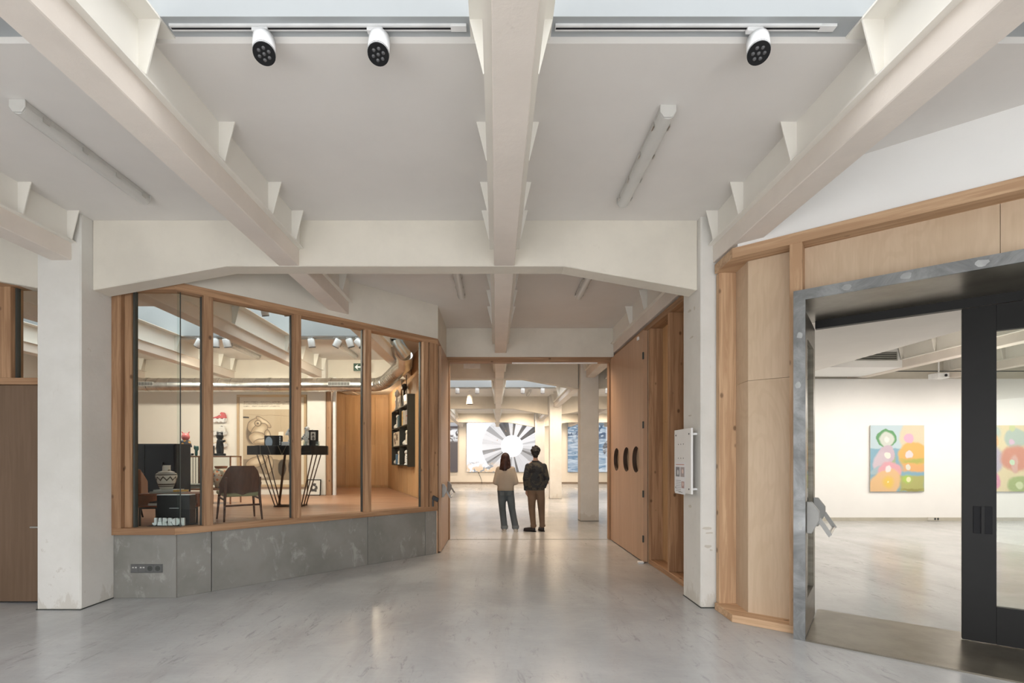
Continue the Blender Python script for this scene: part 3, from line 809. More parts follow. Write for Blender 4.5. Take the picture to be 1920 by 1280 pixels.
for i, xp in enumerate([857, 894, 979.5, 1016.7, 1138]):
    make_spot((0, .35, -1), ['first', 'second', 'third', 'fourth', 'fifth'][i] + ' spotlight from the shop side at the skylight edge of the screen hall', 'hall spotlights', ((xp - VX) * yh / F, yh, ZT), 1.15, False)
yh = TR[2] + 1.6
for i, xp in enumerate([887.5, 985.6]):
    make_spot((0, .35, -1), ['ceiling spotlight just past the first hall beam, shop side', 'ceiling spotlight just past the first hall beam, column side'][i], 'hall ceiling spotlights', ((xp - VX) * yh / F, yh, CEIL), 1.2, False)
for i, xp in enumerate([873, 936, 1078]):
    make_spot((0, .5, -1), ['small spotlight over the screen end nearest the shop', 'small spotlight above the middle screen', 'small spotlight above the blue screen'][i], 'screen wall spotlights', ((xp - VX) * 28.6 / F, 28.6, CEIL), 1.6, False)

# ------------------------------------------------------------------ notice board, chips, sockets
nb = empty('notice_board', (2.01, 4.93, 1.143), 0, 'scratched white metal board standing off the column with a paper notice', 'board')
MB().box(-.022, 0, 0, .46, 0, .68).build('panel', plaster('scratched_white_board', (.78, .77, .75), stain=.9, stain_c=(.25, .17, .13), rough=.4, bump=.05), nb, bevel=.003)
for yy in (.05, .40):
    for zz in (.05, .62): MB().tube((-.001, yy, zz), (.058, yy, zz), .012, n=12).build('standoff', M['white'], nb, True)
for yy in (.05, .41):
    for zz in (.05, .62): MB().tube((-.0255, yy, zz), (-.0215, yy, zz), .009, n=10).build('screw_head', M['gasket'], nb, True)
for i in range(3):
    for j in range(2): MB().tube((-.0235, .2 + i * .07, .37 + j * .15), (-.0215, .2 + i * .07, .37 + j * .15), .006, n=8).build('drilled_hole', M['black_matt'], nb)
SH = [('b', .5, .93, .42, .012, 0, (.55, .25, .2), .1), ('b', .28, .70, .20, .16, 0, (.22, .22, .24), .1), ('b', .74, .70, .2, .16, 0, (.42, .36, .36), .1), ('e', .3, .68, .1, .1, 20, (.65, .65, .66), .3),
      ('e', .75, .72, .1, .08, -20, (.75, .6, .55), .3), ('b', .78, .30, .14, .11, 0, (.45, .3, .28), .1), ('e', .78, .32, .07, .07, 0, (.75, .6, .55), .2)]
SH += [('b', .35, .42 - k * .055, .26, .008, 0, (.3, .3, .32), .1) for k in range(7)] + [('b', .55, .06, .2, .01, 0, (.25, .25, .27), .1)]
pp = MB().box(-.145, .145, -.0012, 0, -.17, .17).build('paper_notice', picture('printed_notice', (.80, .80, .82), SH), label='printed paper notice with small photos stuck on the white board', cat='notice')
pp.location = (1.9865, 4.93 + .29, 1.143 + .155); pp.rotation_euler = (0, 0, -PI / 2)
pp.parent = None
def chip(o_name, parent, c, e, g, n, w, h, mat, seed):
    r = random.Random(seed); pts = []
    for k in range(11):
        t = 2 * PI * k / 11; q = .55 + .45 * r.random()
        pts.append(Vector(c) + Vector(e) * (w * q * math.cos(t)) + Vector(g) * (h * q * math.sin(t)))
    MB().prism(pts, Vector(n) * .0012).build(o_name, mat, parent)
cols = sorted([o for o in bpy.data.objects if o.name.startswith('column')], key=lambda o: o.name)
M['bare'] = plaster('bare_concrete', (.58, .54, .47), stain=.9, stain_c=(.3, .26, .2))
ccol = cols[1]
for k, (xx, yy, w, h) in enumerate([(1325, 990, .055, .02), (1330, 999, .05, .012), (1327, 1024, .04, .022), (1333, 1031, .02, .012)]):
    p = px(xx, yy, 4.88); chip('paint_chip', ccol, p, (1, 0, 0), (0, 0, 1), (0, -1, 0), w, h, M['bare'], k)
for k, (xx, yy, w, h) in enumerate([(1293, 583, .05, .018), (1302, 578, .02, .03), (1297, 632, .06, .012), (1294, 779, .05, .012), (1294, 949, .05, .02)]):
    dd = 2.068 * F / (xx - VX); p = px(xx, yy, dd); chip('paint_chip', ccol, p, (0, 1, 0), (0, 0, 1), (-1, 0, 0), w, h, M['bare'], 20 + k)
def socket_panel(loc, rz, label, n=4, size=.082, mat=None):
    mat = mat or plain('grey_socket_plastic', (.12, .12, .118), .4)
    o = empty('socket_panel', loc, rz, label, 'socket')
    MB().box(0, n * size + .012, -.012, 0, 0, size + .012).build('frame', mat, o, bevel=.003)
    for k in range(n):
        x = .006 + k * size
        f = MB().box(x + .004, x + size - .004, -.016, -.011, .01, size + .002).build('module', mat, o, bevel=.002)
        cx, cz = x + size / 2, .006 + size / 2
        if k >= n // 2:
            MB().path([(cx, -.0165, cz), (cx, -.0155, cz)], .028, 24).build('recess', M['gasket'], f)
            for q in (-.009, .009): MB().path([(cx + q, -.018, cz), (cx + q, -.0163, cz)], .003, 8).build('pin_hole', M['black'], f)
        else:
            for q in (-.015, .015): MB().box(cx + q - .009, cx + q + .009, -.0175, -.0155, cz + .005, cz + .018).build('data_port', M['grey_plastic'], f)
    return o
p = A + u1 * .19 + n1 * .03
socket_panel((p.x, p.y - .001, .275), math.atan2(u1.y, u1.x), 'grey row of four sockets set in the cement board under the shop window')
socket_panel(((1737 - VX) * GY / F, GY - .021, .012), 0, 'small row of sockets in the gallery skirting', 4, .07, plain('pale_socket_plastic', (.6, .57, .5), .4))

# ------------------------------------------------------------------ shop contents
FZ = SHOPZ
def fs(x, y): return pz(x, y, FZ)
# inner ledge behind the glass for the lettering
lg = empty('display_ledge', (-3.70, 5.55, FZ), .0, 'low dark display block just behind the shop window', 'plinth')
MB().box(-.17, .20, -.20, .12, 0, .13).build('block', M['black_matt'], lg, bevel=.004)
bxx = empty('black_display_box', (-3.73, 5.58, FZ + .13), 0, 'upright black presentation box standing behind the cut-out letters', 'box')
MB().box(-.165, .215, -.03, .08, .0, .33).build('case', M['black'], bxx, bevel=.003)
MB().box(-.163, .213, -.03, .08, .33, .336).build('lid_edge', M['white'], bxx)
MB().box(-.02, .09, -.0312, -.0298, .178, .183).build('printed_line', M['white'], bxx)
def letters(text, size, depth, mat, name, loc, rz, label, cat, stretch=1.0):
    c = bpy.data.curves.new('lettering', 'FONT'); c.body = text; c.size = size; c.extrude = depth / 2; c.align_x = 'CENTER'; c.offset = size * .035
    tmp = bpy.data.objects.new('lettering', c); COL.objects.link(tmp); bpy.context.view_layer.update()
    me = bpy.data.meshes.new_from_object(tmp.evaluated_get(bpy.context.evaluated_depsgraph_get()))
    bpy.data.objects.remove(tmp)
    me.transform(Matrix.Rotation(PI / 2, 4, 'X')); me.transform(Matrix.Diagonal((stretch, 1, 1, 1)))
    me.materials.clear(); me.materials.append(mat)
    o = bpy.data.objects.new(name, me); COL.objects.link(o); o.location = loc; o.rotation_euler = (0, 0, rz)
    return tag(o, label, cat)
word = empty('letter_sign', (-3.665, 5.42, FZ + .13), 0, 'white cut-out letters spelling JARRON on the shop window ledge', 'lettering')
def jarron():
    """chunky stencil capitals, each letter its own piece"""
    w, h, g = .05, .084, .0095
    def arc(cx, cz, r, a0, a1, n=10): return [(cx + r * math.cos(math.radians(a0 + (a1 - a0) * k / n)), cz + r * math.sin(math.radians(a0 + (a1 - a0) * k / n))) for k in range(n + 1)]
    out = []
    out.append([[(.022, h), (w, h), (w, .024)] + arc(w - .024, .024, .024, 0, -180) + [(.0, .030), (.012, .030), (.022, .030)]])
    out.append([[(.016, h), (.034, h), (.040, .05), (.010, .05)], [(.008, .046), (.042, .046), (w + .002, 0), (-.002, 0)]])
    R = [[(0, 0), (.017, 0), (.017, h), (0, h)], [(.02, .038)] + arc(.026, .06, .022, -90, 90) + [(.02, h)], [(.02, .034), (.034, .034), (w, 0), (.02, 0)]]
    out.append(R); out.append(R)
    out.append([arc(.024, h / 2, .041, 97, 263, 14), arc(.029, h / 2, .041, 83, -83, 14)])
    out.append([[(0, 0), (.017, 0), (.017, h), (0, h)], [(.017, h), (.020, h), (.034, .03), (.034, 0), (.030, 0), (.017, .05)], [(.034, 0), (w, 0), (w, h), (.034, h)]])
    xs = -.19
    for k, polys in enumerate(out):
        m = MB()
        for pl_ in polys: m.prism([(xs + a, 0, b) for a, b in pl_], (0, .02, 0))
        m.build('letter', M['white'], word); xs += (w + g) if k != 4 else .070
jarron()

# low side table: red wood box on thin steel legs
REDW = wood('red_teak', (.33, .125, .06), (.21, .075, .035), 'x', knots=False, contrast=.4, rough=.4)
T0 = fs(300, 984)
st = empty('side_table', (-4.33, 6.55, FZ), .12, 'red wood box side table on thin grey steel legs behind the window', 'table')
for nm, b in (('top_board', (-.38, .38, -.22, .22, .40, .42)), ('bottom_board', (-.38, .38, -.22, .22, .245, .265)), ('side_board', (-.38, -.36, -.22, .22, .265, .40)), ('side_board', (.36, .38, -.22, .22, .265, .40)), ('divider', (-.10, -.085, -.2, .2, .265, .40)), ('back_board', (.0, .36, .19, .21, .265, .40))):
    MB().box(*b).build(nm, REDW, st, bevel=.002)
for x in (-.36, .34):
    for y in (-.2, .18): MB().box(x, x + .02, y, y + .02, 0, .245).build('leg', M['gasket'], st)
for y in (-.2, .18): MB().box(-.34, .34, y + .002, y + .018, .222, .244).build('leg_rail', M['gasket'], st)
def book(name, loc, rz, w, d, h, cover, label, group=None, pages=(.75, .72, .66)):
    o = empty(name, loc, rz, label, 'book', group)
    cm = plain('book_cover_cloth', cover, .5)
    MB().box(-w / 2 + .003, w / 2 - .003, -d / 2 + .0, d / 2 - .003, .003, h - .003).build('pages', M['paper'], o)
    MB().box(-w / 2, w / 2, -d / 2 - .002, d / 2, 0, .003).build('cover', cm, o); MB().box(-w / 2, w / 2, -d / 2 - .002, d / 2, h - .003, h).build('cover', cm, o)
    MB().box(-w / 2, w / 2, -d / 2 - .004, -d / 2 - .001, 0, h).build('spine', cm, o)
    return o
M['paper'] = plain('book_paper', (.72, .70, .64), .8)
tz = FZ + .42
book('book', (-4.40, 6.50, tz), .1, .34, .25, .025, (.45, .48, .47), 'wide grey book lowest under the patterned white vase', 'books on the side table')
book('book', (-4.40, 6.51, tz + .025), .18, .28, .22, .022, (.62, .64, .62), 'pale grey book directly under the patterned white vase', 'books on the side table')
book('book', (-4.18, 6.42, tz + .025), .5, .17, .09, .022, (.72, .43, .09), 'small yellow book beside the patterned white vase', 'books on the side table')
book('book', (-4.45, 6.45, FZ + .265), .12, .24, .2, .028, (.70, .70, .68), 'white book lying inside the red wood table', 'books on the side table')
book('book', (-4.45, 6.46, FZ + .293), .12, .22, .2, .02, (.06, .06, .06), 'black book on the white book inside the red wood table', 'books on the side table')
def patterned(name, base, darks, sc=9.0, thr=.5):
    t = NT(name); v = t.coords(jitter=False); col = base
    for i, (c, s_, lo) in enumerate(darks):
        vo = t.new('ShaderNodeTexVoronoi', feature='F1'); t.ln(v, vo.inputs['Vector']); vo.inputs['Scale'].default_value = s_
        col = t.mix(t.ramp(vo.outputs['Distance'], lo, lo + .04), c, col)
    t.setc(col); t.rough(.3); return t.m
def t_vase():
    t = NT('black_on_white_glaze'); tc = t.new('ShaderNodeTexCoord'); sp = t.new('ShaderNodeSeparateXYZ'); t.ln(tc.outputs['Object'], sp.inputs[0])
    ang = t.math('ARCTAN2', sp.outputs[0], sp.outputs[1]); z = sp.outputs[2]
    col = (.75, .72, .65)
    tri = t.math('ABSOLUTE', t.math('SUBTRACT', t.math('FRACT', t.math('MULTIPLY', ang, 1.6)), .5))
    zig = t.math('ABSOLUTE', t.math('SUBTRACT', t.math('SUBTRACT', z, .125), t.math('MULTIPLY', tri, .09)))
    col = t.mix(t.ramp(zig, .010, .013, 1, 0), col, (.10, .085, .07))
    for zc_, hw in ((.07, .008), (.045, .005), (.20, .007), (.222, .004)):
        col = t.mix(t.ramp(t.math('ABSOLUTE', t.math('SUBTRACT', z, zc_)), hw, hw + .002, 1, 0), col, (.10, .085, .07))
    t.setc(col); t.rough(.22); return t.m
vs = empty('ceramic_vase', (-4.43, 6.50, tz + .047), .3, 'white ceramic vase with black painted pattern on the side table books', 'vase')
MB().lathe([(.055, 0), (.075, .01), (.105, .10), (.125, .17), (.122, .205), (.09, .235), (.052, .25)], n=36).build('body', t_vase(), vs, True)
MB().lathe([(.050, .247), (.047, .255), (.047, .318), (.052, .325), (.040, .325), (.040, .26)], n=30).build('neck', patterned('striped_neck_glaze', (.75, .72, .65), [((.2, .16, .11), 16, .28)]), vs, True)

# leather armchair cut by the corner post
ac = empty('armchair', (-5.42, 6.85, FZ), .5, 'brown leather armchair half hidden by the corner post', 'armchair')
LEA = plain('tan_leather', (.27, .115, .055), .45)
MB().box(-.30, .30, -.28, .30, .30, .42).build('seat', LEA, ac, bevel=.03, seg=3)
MB().prism([(-.33, -.30, .30), (.33, -.30, .30), (.30, -.42, .80), (-.30, -.42, .80)], (0, .09, 0)).build('backrest', LEA, ac, bevel=.03, seg=3)
for s in (-1, 1):
    MB().prism([(s * .30, -.36, .30), (s * .30, .28, .30), (s * .30, .24, .56), (s * .30, -.40, .74)], (s * .07, 0, 0)).build('armrest', LEA, ac, bevel=.02, seg=2)
    for y in (-.25, .25): MB().tube((s * .24, y, .30), (s * .30, y * 1.25, 0), .02, .011, 10).build('leg', M['black_matt'], ac, True)

# wooden shell chair seen from behind
WAL = wood('dark_walnut', (.13, .055, .03), (.07, .028, .016), 'z', knots=False, rough=.35)
ch = empty('easy_chair', (-3.66, 7.05, FZ), .68, 'dark walnut easy chair with curved shell back and green seat pad', 'chair')
ch.scale = (.87, .9, 1.0); ch.location.x = -3.74
m = MB(); N = 16
rows = []
for j in range(9):
    zz = .36 + .42 * j / 8
    row = []
    for k in range(N + 1):
        q = -1 + 2 * k / N
        wdt = .30 + .02 * j / 8 - (.05 if j == 8 else .0)
        low = .0 if abs(q) < .72 else (abs(q) - .72) / .28
        zt = .36 + (zz - .36) * (1 - .55 * low)
        row.append(Vector((q * wdt, -.22 - .10 * j / 8 + .20 * q * q, zt)))
    rows.append(row)
vs_, fs_ = [], []
for r in rows: vs_ += r
b0 = len(vs_)
for r in rows: vs_ += [p_ + Vector((0, .016, 0)) for p_ in r]
W_ = N + 1
for j in range(8):
    for k in range(N):
        a_ = j * W_ + k; fs_.append((a_, a_ + 1, a_ + W_ + 1, a_ + W_)); fs_.append((b0 + a_, b0 + a_ + W_, b0 + a_ + W_ + 1, b0 + a_ + 1))
for k in range(N):
    fs_.append((k, b0 + k, b0 + k + 1, k + 1)); t_ = 8 * W_ + k; fs_.append((t_, t_ + 1, b0 + t_ + 1, b0 + t_))
for j in range(8):
    l_ = j * W_; fs_.append((l_, l_ + W_, b0 + l_ + W_, b0 + l_)); r_ = l_ + N; fs_.append((r_, b0 + r_, b0 + r_ + W_, r_ + W_))
m.add(vs_, fs_).build('backrest', WAL, ch, True)
MB().prism([(-.27, -.22, .34), (.27, -.22, .34), (.30, .28, .37), (-.30, .28, .37)], (0, 0, .05)).build('seat', plain('olive_fabric', (.33, .32, .17), .9), ch, bevel=.02, seg=3)
for s in (-1, 1):
    MB().path([(s * .25, -.30, .62), (s * .255, -.23, .36), (s * .28, -.30, 0)], [.016, .022, .014], 10).build('leg', WAL, ch, True)
    MB().path([(s * .26, .22, .36), (s * .29, .26, 0)], [.022, .014], 10).build('leg', WAL, ch, True)
    MB().tube((s * .26, -.24, .30), (s * .265, .23, .32), .014, n=10).build('side_rail', WAL, ch, True)
MB().tube((-.265, -.255, .22), (.265, -.255, .22), .014, n=10).build('stretcher', WAL, ch, True)

# black faceted console table on slanted rods
tb = empty('console_table', (-3.84, 9.0, FZ), .02, 'tall black faceted console table on slanted bronze rods', 'table')
BRZ = plain('bronze_rod', (.10, .06, .04), .4, .6)
top = [(-.73, -.12), (-.45, -.30), (.50, -.30), (.73, -.10), (.62, .30), (-.55, .32)]
tp = MB().prism([(a, b, .955) for a, b in top], (0, 0, .165)).build('table_top', M['black'], tb, bevel=.003)
for a, b in (((-.53, -.255), (-.50, -.27)),):
    pass
edge = [(-.45, .5), (-.30, .9), (-.02, .1), (.06, .9), (.1, .1), (.52, .2), (.62, .8)]
def inlay(x0, z0, x1, z1): MB().obox((x0, -.3035, .955 + z0 * .165), (x1 - x0, 0, (z1 - z0) * .165), (.005, 0, .0), (0, .003, 0)).build('inlay_line', plain('brass_inlay', (.45, .36, .25), .4, .8), tp)
for q in ((-.40, .0, -.41, 1), (-.22, 0, -.28, 1), (-.02, .0, -.09, 1), (-.02, .0, .06, 1), (.30, .2, .34, 1), (.30, .2, .48, .35)): inlay(*q)
for s, bx_, tx in ((-1, -.22, -.50), (1, .26, .50)):
    for k, yy in enumerate((-.22, 0.0, .22)):
        MB().tube((tx - s * .0 + s * (.0 - .07 * k) * -1 * 0 + tx * 0, yy, .955), (bx_, yy * .55, .012), .011, n=8).build('rod_leg', BRZ, tb, True)
MB().box(-.20, -.16, -.13, -.09, .0, .955).build('leg_hidden_brace', BRZ, tb) if False else None
MB().prism([(-.17, -.12, 0), (-.13, -.12, 0), (-.02, -.12, .955), (-.06, -.12, .955)], (0, .012, 0)).build('flat_leg', BRZ, tb)
for yy in (-.12, 0, .12): MB().tube((-.24, yy, .012), (.28, yy, .012), .011, n=8).build('base_rod', BRZ, tb, True)
tt = FZ + 1.12
# things on the console
sb = empty('display_box', (-4.12, 8.93, tt), 0, 'black display box with a pale blue blob printed on it', 'box')
MB().box(-.15, .16, -.02, .05, 0, .19).build('case', picture('blue_blob_print', (.02, .018, .018), [('e', .27, .35, .22, .55, 0, (.50, .60, .72), .06), ('b', .93, .5, .035, .42, 0, (.8, .8, .8), .1), ('b', .93, .5, .02, .05, 0, (.02, .02, .02), .1), ('b', .93, .75, .02, .04, 20, (.02, .02, .02), .1), ('b', .93, .25, .02, .04, -20, (.02, .02, .02), .1)]), sb)
wb = box('white_plinth', M['white'], -3.95, -3.70, 8.9, 9.1, tt, tt + .075, bevel=.003, label='small white plinth on the black console under a statuette', cat='plinth')
STAT = patterned('black_and_white_marbling', (.78, .75, .70), [((.05, .045, .045), 24, .30)])
sx = empty('statuette', (-3.80, 9.0, tt + .075), 0, 'black and white marbled statuette on the small white plinth', 'statuette')
MB().limb([(0, 0, .05), (0, 0, .16), (.01, 0, .27)], [.05, .065, .05]).limb([(.01, 0, .34), (.01, 0, .38)], [.06, .05]).limb([(-.05, 0, .22), (-.09, -.03, .14)], [.03, .025]).limb([(.06, 0, .22), (.1, -.03, .15)], [.03, .025]).ball((0, 0, .02), (.08, .07, .025)).blob('body', STAT, sx, .014, 2)
s2 = empty('statuette', (-3.55, 9.08, tt), 0, 'black and white marbled statuette beside the black portrait stand', 'statuette')
MB().limb([(0, 0, .05), (0, 0, .18), (.0, 0, .26)], [.045, .055, .04]).limb([(0, 0, .32)], [.052]).limb([(.05, 0, .2), (.10, 0, .30)], [.025, .022]).limb([(-.05, 0, .2), (-.1, 0, .12)], [.025, .022]).ball((0, 0, .02), (.07, .06, .025)).blob('body', STAT, s2, .014, 2)
pf = empty('portrait_stand', (-3.40, 9.0, tt), 0, 'black upright stand with a small portrait print on the console', 'picture')
MB().box(-.075, .085, -.01, .03, 0, .295).build('panel', M['black'], pf, bevel=.002)
MB().box(-.045, .045, -.013, -.0101, .11, .26).build('print', picture('portrait_print', (.68, .60, .52), [('e', .5, .62, .3, .24, 0, (.05, .045, .04), .2), ('e', .55, .22, .32, .25, 0, (.12, .10, .09), .3), ('e', .52, .52, .15, .12, 0, (.45, .38, .32), .3)], grain=.12), pf)
for k, xx in enumerate((-3.50, -3.27)):
    gq = empty('drinking_glass', (xx, 8.86, tt), 0, ['clear glass tumbler before the marbled statuette', 'clear glass tumbler at the end of the console'][k], 'glass', 'tumblers on the console')
    MB().lathe([(.034, 0), (.038, .08), (.036, .08), (.032, .006)], n=20).build('cup', M['glass'], gq, True); MB().lathe([(.031, .006), (.032, .03)], n=18).build('wax', plain('pale_wax', (.6, .6, .55), .5), gq, True)

# dark cabinet and grey slab
dk = empty('dark_cabinet', (-6.36, 8.95, FZ), 0, 'dark blue black cabinet behind the patterned vase', 'cabinet')
NAV = plain('blue_black_lacquer', (.010, .0115, .016), .4, 0, .2)
MB().box(-.47, .42, 0, .4, 0, 1.16).build('body', NAV, dk, bevel=.004)
MB().box(-.46, -.13, -.02, 0, .03, 1.14).build('door', NAV, dk, bevel=.003); MB().box(-.12, .41, -.02, 0, .03, 1.14).build('door', NAV, dk, bevel=.003)
MB().path([(.2, -.045, .80), (.2, -.02, .80)], .024, 16).build('knob', M['black'], dk, True)
MB().box(.425, .455, -.02, .4, 0, 1.16).build('side_panel', plain('dark_brown_edge', (.012, .009, .009), .5, 0, .2), dk)
gs = empty('tall_screen_panel', (-7.05, 8.8, FZ), 0, 'grey speckled freestanding panel with dark edge beside the dark cabinet', 'panel')
MB().box(-.4, .08, 0, .06, 0, 1.20).build('panel', plaster('grey_speckle', (.42, .41, .39), var=.2, stain=.3), gs); MB().box(.08, .20, -.01, .07, 0, 1.21).build('edge_post', plain('dark_bronze', (.06, .05, .045), .5), gs)

# glazed wood vitrine with its contents
vt = empty('display_vitrine', (-5.70, 9.6, FZ), 0, 'slim wood framed glass vitrine against the shop back', 'vitrine')
VW = wood('vitrine_cherry', (.38, .18, .09), (.25, .11, .05), 'x', knots=False)
for x in (-.58, -.32, .52):
    for y in (-.2, .18): MB().box(x, x + .022, y, y + .022, .0 if x != -.32 else .30, .93).build('upright', VW, vt)
for z_ in (.28, .915):
    for y in (-.2, .18): MB().box(-.58, .542, y, y + .022, z_, z_ + .025).build('rail', VW, vt)
MB().box(-.58, .54, -.19, .2, .27, .285).build('shelf', VW, vt); MB().box(-.57, .53, -.19, .2, .94, .944).build('glass_top', M['glass'], vt)
MB().box(-.56, .52, -.192, -.189, .305, .915).build('pane', M['glass'], vt)
for k in range(9): MB().box(-.54 + k * .055, -.532 + k * .055, .17, .178, .305, .915).build('slat', M['black_matt'], vt)
for k in range(3): box('folded_cloth', plain('folded_linen', [(.62, .62, .60), (.40, .36, .31), (.33, .30, .27)][k], .9), -6.24 + .06 * k, -5.72 + .03 * k, 9.48, 9.72, FZ + .285 + .035 * k, FZ + .285 + .035 * (k + 1), bevel=.012, label=['white folded cloth lowest in the vitrine', 'brown folded cloth in the middle of the vitrine pile', 'dark brown folded cloth on top of the vitrine pile'][k], cat='cloth')
MULTI = patterned('painted_majolica', (.62, .50, .36), [((.55, .18, .06), 13, .30), ((.10, .22, .32), 10, .22), ((.75, .70, .6), 17, .18)])
jar = empty('painted_urn', (-5.43, 9.55, FZ + .285), 0, 'large multicoloured painted urn inside the vitrine', 'urn')
MB().lathe([(.07, 0), (.10, .03), (.15, .18), (.165, .28), (.15, .36), (.10, .41)], n=30).build('body', MULTI, jar, True); MB().lathe([(.095, .405), (.115, .43), (.115, .455), (.09, .455), (.085, .41)], n=30).build('rim', plain('rust_glaze', (.42, .15, .06), .35), jar, True)
vtop = FZ + .944
fg = empty('painted_figurine', (-6.13, 9.55, vtop), .4, 'colourful standing figurine with pink round head on a black base', 'figurine')
MB().lathe([(.11, 0), (.12, .015), (.115, .045), (.09, .05)], n=28).build('base', M['black'], fg, True)
MB().limb([(-.04, 0, .07), (-.04, 0, .16)], [.035, .04]).limb([(.04, 0, .07), (.04, 0, .16)], [.035, .04]).blob('legs', patterned('striped_glaze', (.6, .3, .15), [((.06, .10, .25), 14, .35), ((.75, .7, .6), 20, .22)]), fg, .012, 2)
MB().limb([(0, 0, .18), (0, 0, .27)], [.07, .06]).limb([(-.06, 0, .28), (-.10, -.02, .18)], [.025, .02]).limb([(.06, 0, .28), (.10, -.02, .18)], [.025, .02]).blob('torso', patterned('striped_glaze_two', (.05, .05, .06), [((.70, .35, .08), 12, .32), ((.10, .2, .4), 18, .2)]), fg, .012, 2)
MB().limb([(0, 0, .37)], [(.075, .07, .08)]).limb([(-.045, 0, .43), (-.06, 0, .465)], [.010, .015]).limb([(.045, 0, .43), (.06, 0, .465)], [.010, .015]).blob('head', plain('coral_glaze', (.62, .16, .15), .3), fg, .012, 2)
bf = empty('black_figurine', (-5.47, 9.58, vtop), 0, 'glossy black standing figurine on a round base', 'figurine')
MB().lathe([(.10, 0), (.11, .02), (.10, .045)], n=26).build('base', M['black'], bf, True)
MB().limb([(-.03, 0, .06), (-.035, 0, .18), (0, 0, .28)], [.035, .04, .06]).limb([(.04, 0, .06), (.035, 0, .18), (0, 0, .28)], [.035, .04, .06]).limb([(0, 0, .38)], [.068]).limb([(-.05, 0, .45), (.05, 0, .45)], [.02, .02]).limb([(.05, -.02, .27), (.12, -.05, .29)], [.025, .025]).blob('body', M['black'], bf, .012, 2)
cg = empty('green_figurine', (-5.92, 9.55, vtop), 0, 'small dark green cactus shaped ornament on the vitrine', 'ornament')
MB().limb([(0, 0, .02), (0, 0, .17)], [.028, .026]).limb([(0, 0, .09), (.035, 0, .12), (.035, 0, .18)], [.016, .016, .015]).limb([(0, 0, .1), (-.035, 0, .14), (-.035, 0, .19)], [.016, .016, .015]).blob('body', plain('bottle_green', (.02, .09, .08), .35), cg, .010, 2)
fa = empty('framed_print', (-5.72, 9.64, vtop), 0, 'small dark framed black and white print on the vitrine', 'picture')
MB().box(-.10, .10, 0, .02, 0, .20).build('frame', plain('olive_black_frame', (.06, .055, .045), .5), fa, bevel=.002); MB().box(-.06, .06, -.003, 0, .035, .165).build('print', picture('small_mono_print', (.7, .68, .6), [('e', .5, .75, .3, .18, 0, (.05, .05, .05), .15), ('b', .5, .35, .25, .08, 20, (.05, .05, .05), .15)], grain=.2), fa)
md = empty('mono_ornament', (-5.82, 9.58, vtop), 0, 'black and white lettered ornament before the framed print', 'ornament')
MB().limb([(0, 0, .03), (.01, 0, .10), (0, 0, .18)], [.035, .04, .03]).blob('body', STAT, md, .010, 1)
wc = empty('white_bottle', (-5.98, 9.42, vtop + .026), 0, 'small white bottle lying on the vitrine', 'bottle')
MB().tube((-.07, 0, 0), (.05, 0, 0), .026, n=16).build('body', M['white'], wc, True); MB().tube((.05, 0, 0), (.085, 0, 0), .018, n=14).build('cap', M['black'], wc, True)

# wall sneakers
def sneaker(z, upper, label):
    o = empty('sneaker_sculpture', (-6.83, 11.99, z), 0, label, 'wall sculpture', 'wall mounted sneakers')
    wav = [(-.17 + .34 * k / 16, .0 + .016 * math.sin(k * 1.3)) for k in range(17)]
    pts = [(x, 0, zz) for x, zz in wav] + [(.17, 0, .10)] + [(.17 - .34 * k / 16, 0, .085 + .014 * math.sin(k * 1.2)) for k in range(17)]
    MB().prism(pts, (0, -.10, 0)).build('sole', M['white'], o, bevel=.006)
    MB().prism([(-.165, 0, .09), (.165, 0, .09), (.15, 0, .17), (.12, 0, .235), (.05, 0, .245), (.015, 0, .18), (-.06, 0, .14), (-.15, 0, .115)], (0, -.085, 0)).build('upper', upper, o, bevel=.012, seg=2)
    MB().tube((.02, -.09, .19), (.06, -.09, .165), .012, n=8).build('laces', M['white'], o, True)
SN = picture('ink_sketch_white', (.75, .74, .71), [('b', .3, .75, .12, .04, 30, (.05, .05, .05), .2), ('b', .75, .8, .08, .05, -30, (.05, .05, .05), .2), ('b', .5, .6, .1, .03, 10, (.05, .05, .05), .2)], grain=.15)
SN2 = picture('ink_sketch_tan', (.70, .60, .50), [('b', .3, .7, .15, .08, 30, (.05, .05, .05), .2), ('b', .7, .8, .15, .08, -20, (.05, .05, .05), .2), ('e', .6, .4, .12, .1, 0, (.7, .4, .25), .4)], grain=.25)
sneaker(2.42, plain('coral_red_paint', (.62, .12, .13), .4), 'coral red sneaker sculpture topmost on the shop wall')
sneaker(2.10, SN, 'white sneaker sculpture with black scribbles in the middle of the shop wall')
sneaker(1.80, SN2, 'tan and black scribbled sneaker sculpture lowest on the shop wall')

# big framed drawing
da = empty('framed_drawing', (-5.545, 11.99, .88), 0, 'tall framed sepia drawing of a curled figure behind the console', 'artwork')
TANP, DK = (.46, .36, .245), (.16, .12, .085)
SH = []
OUT, SKN, SKD = (.13, .095, .06), (.70, .585, .42), (.44, .33, .215)
def limbshape(cx, cy, rx, ry, ang, c=SKN): return [('e', cx, cy, rx + .012, ry + .008, ang, OUT, .12), ('e', cx, cy, rx, ry, ang, SKD, .1), ('e', cx + .01, cy + .008, rx * .86, ry * .78, ang, c, .7)]
SH += [('b', .5, .79, .42, .0016, -1.5, (.25, .19, .13), .3), ('b', .10, .765, .05, .009, -3, (.05, .04, .035), .1), ('b', .64, .72, .0014, .14, 0, (.32, .25, .17), .3), ('b', .64, .575, .04, .03, 0, (.80, .74, .62), .15),
       ('e', .20, .60, .11, .16, -10, (.17, .125, .085), .25)]
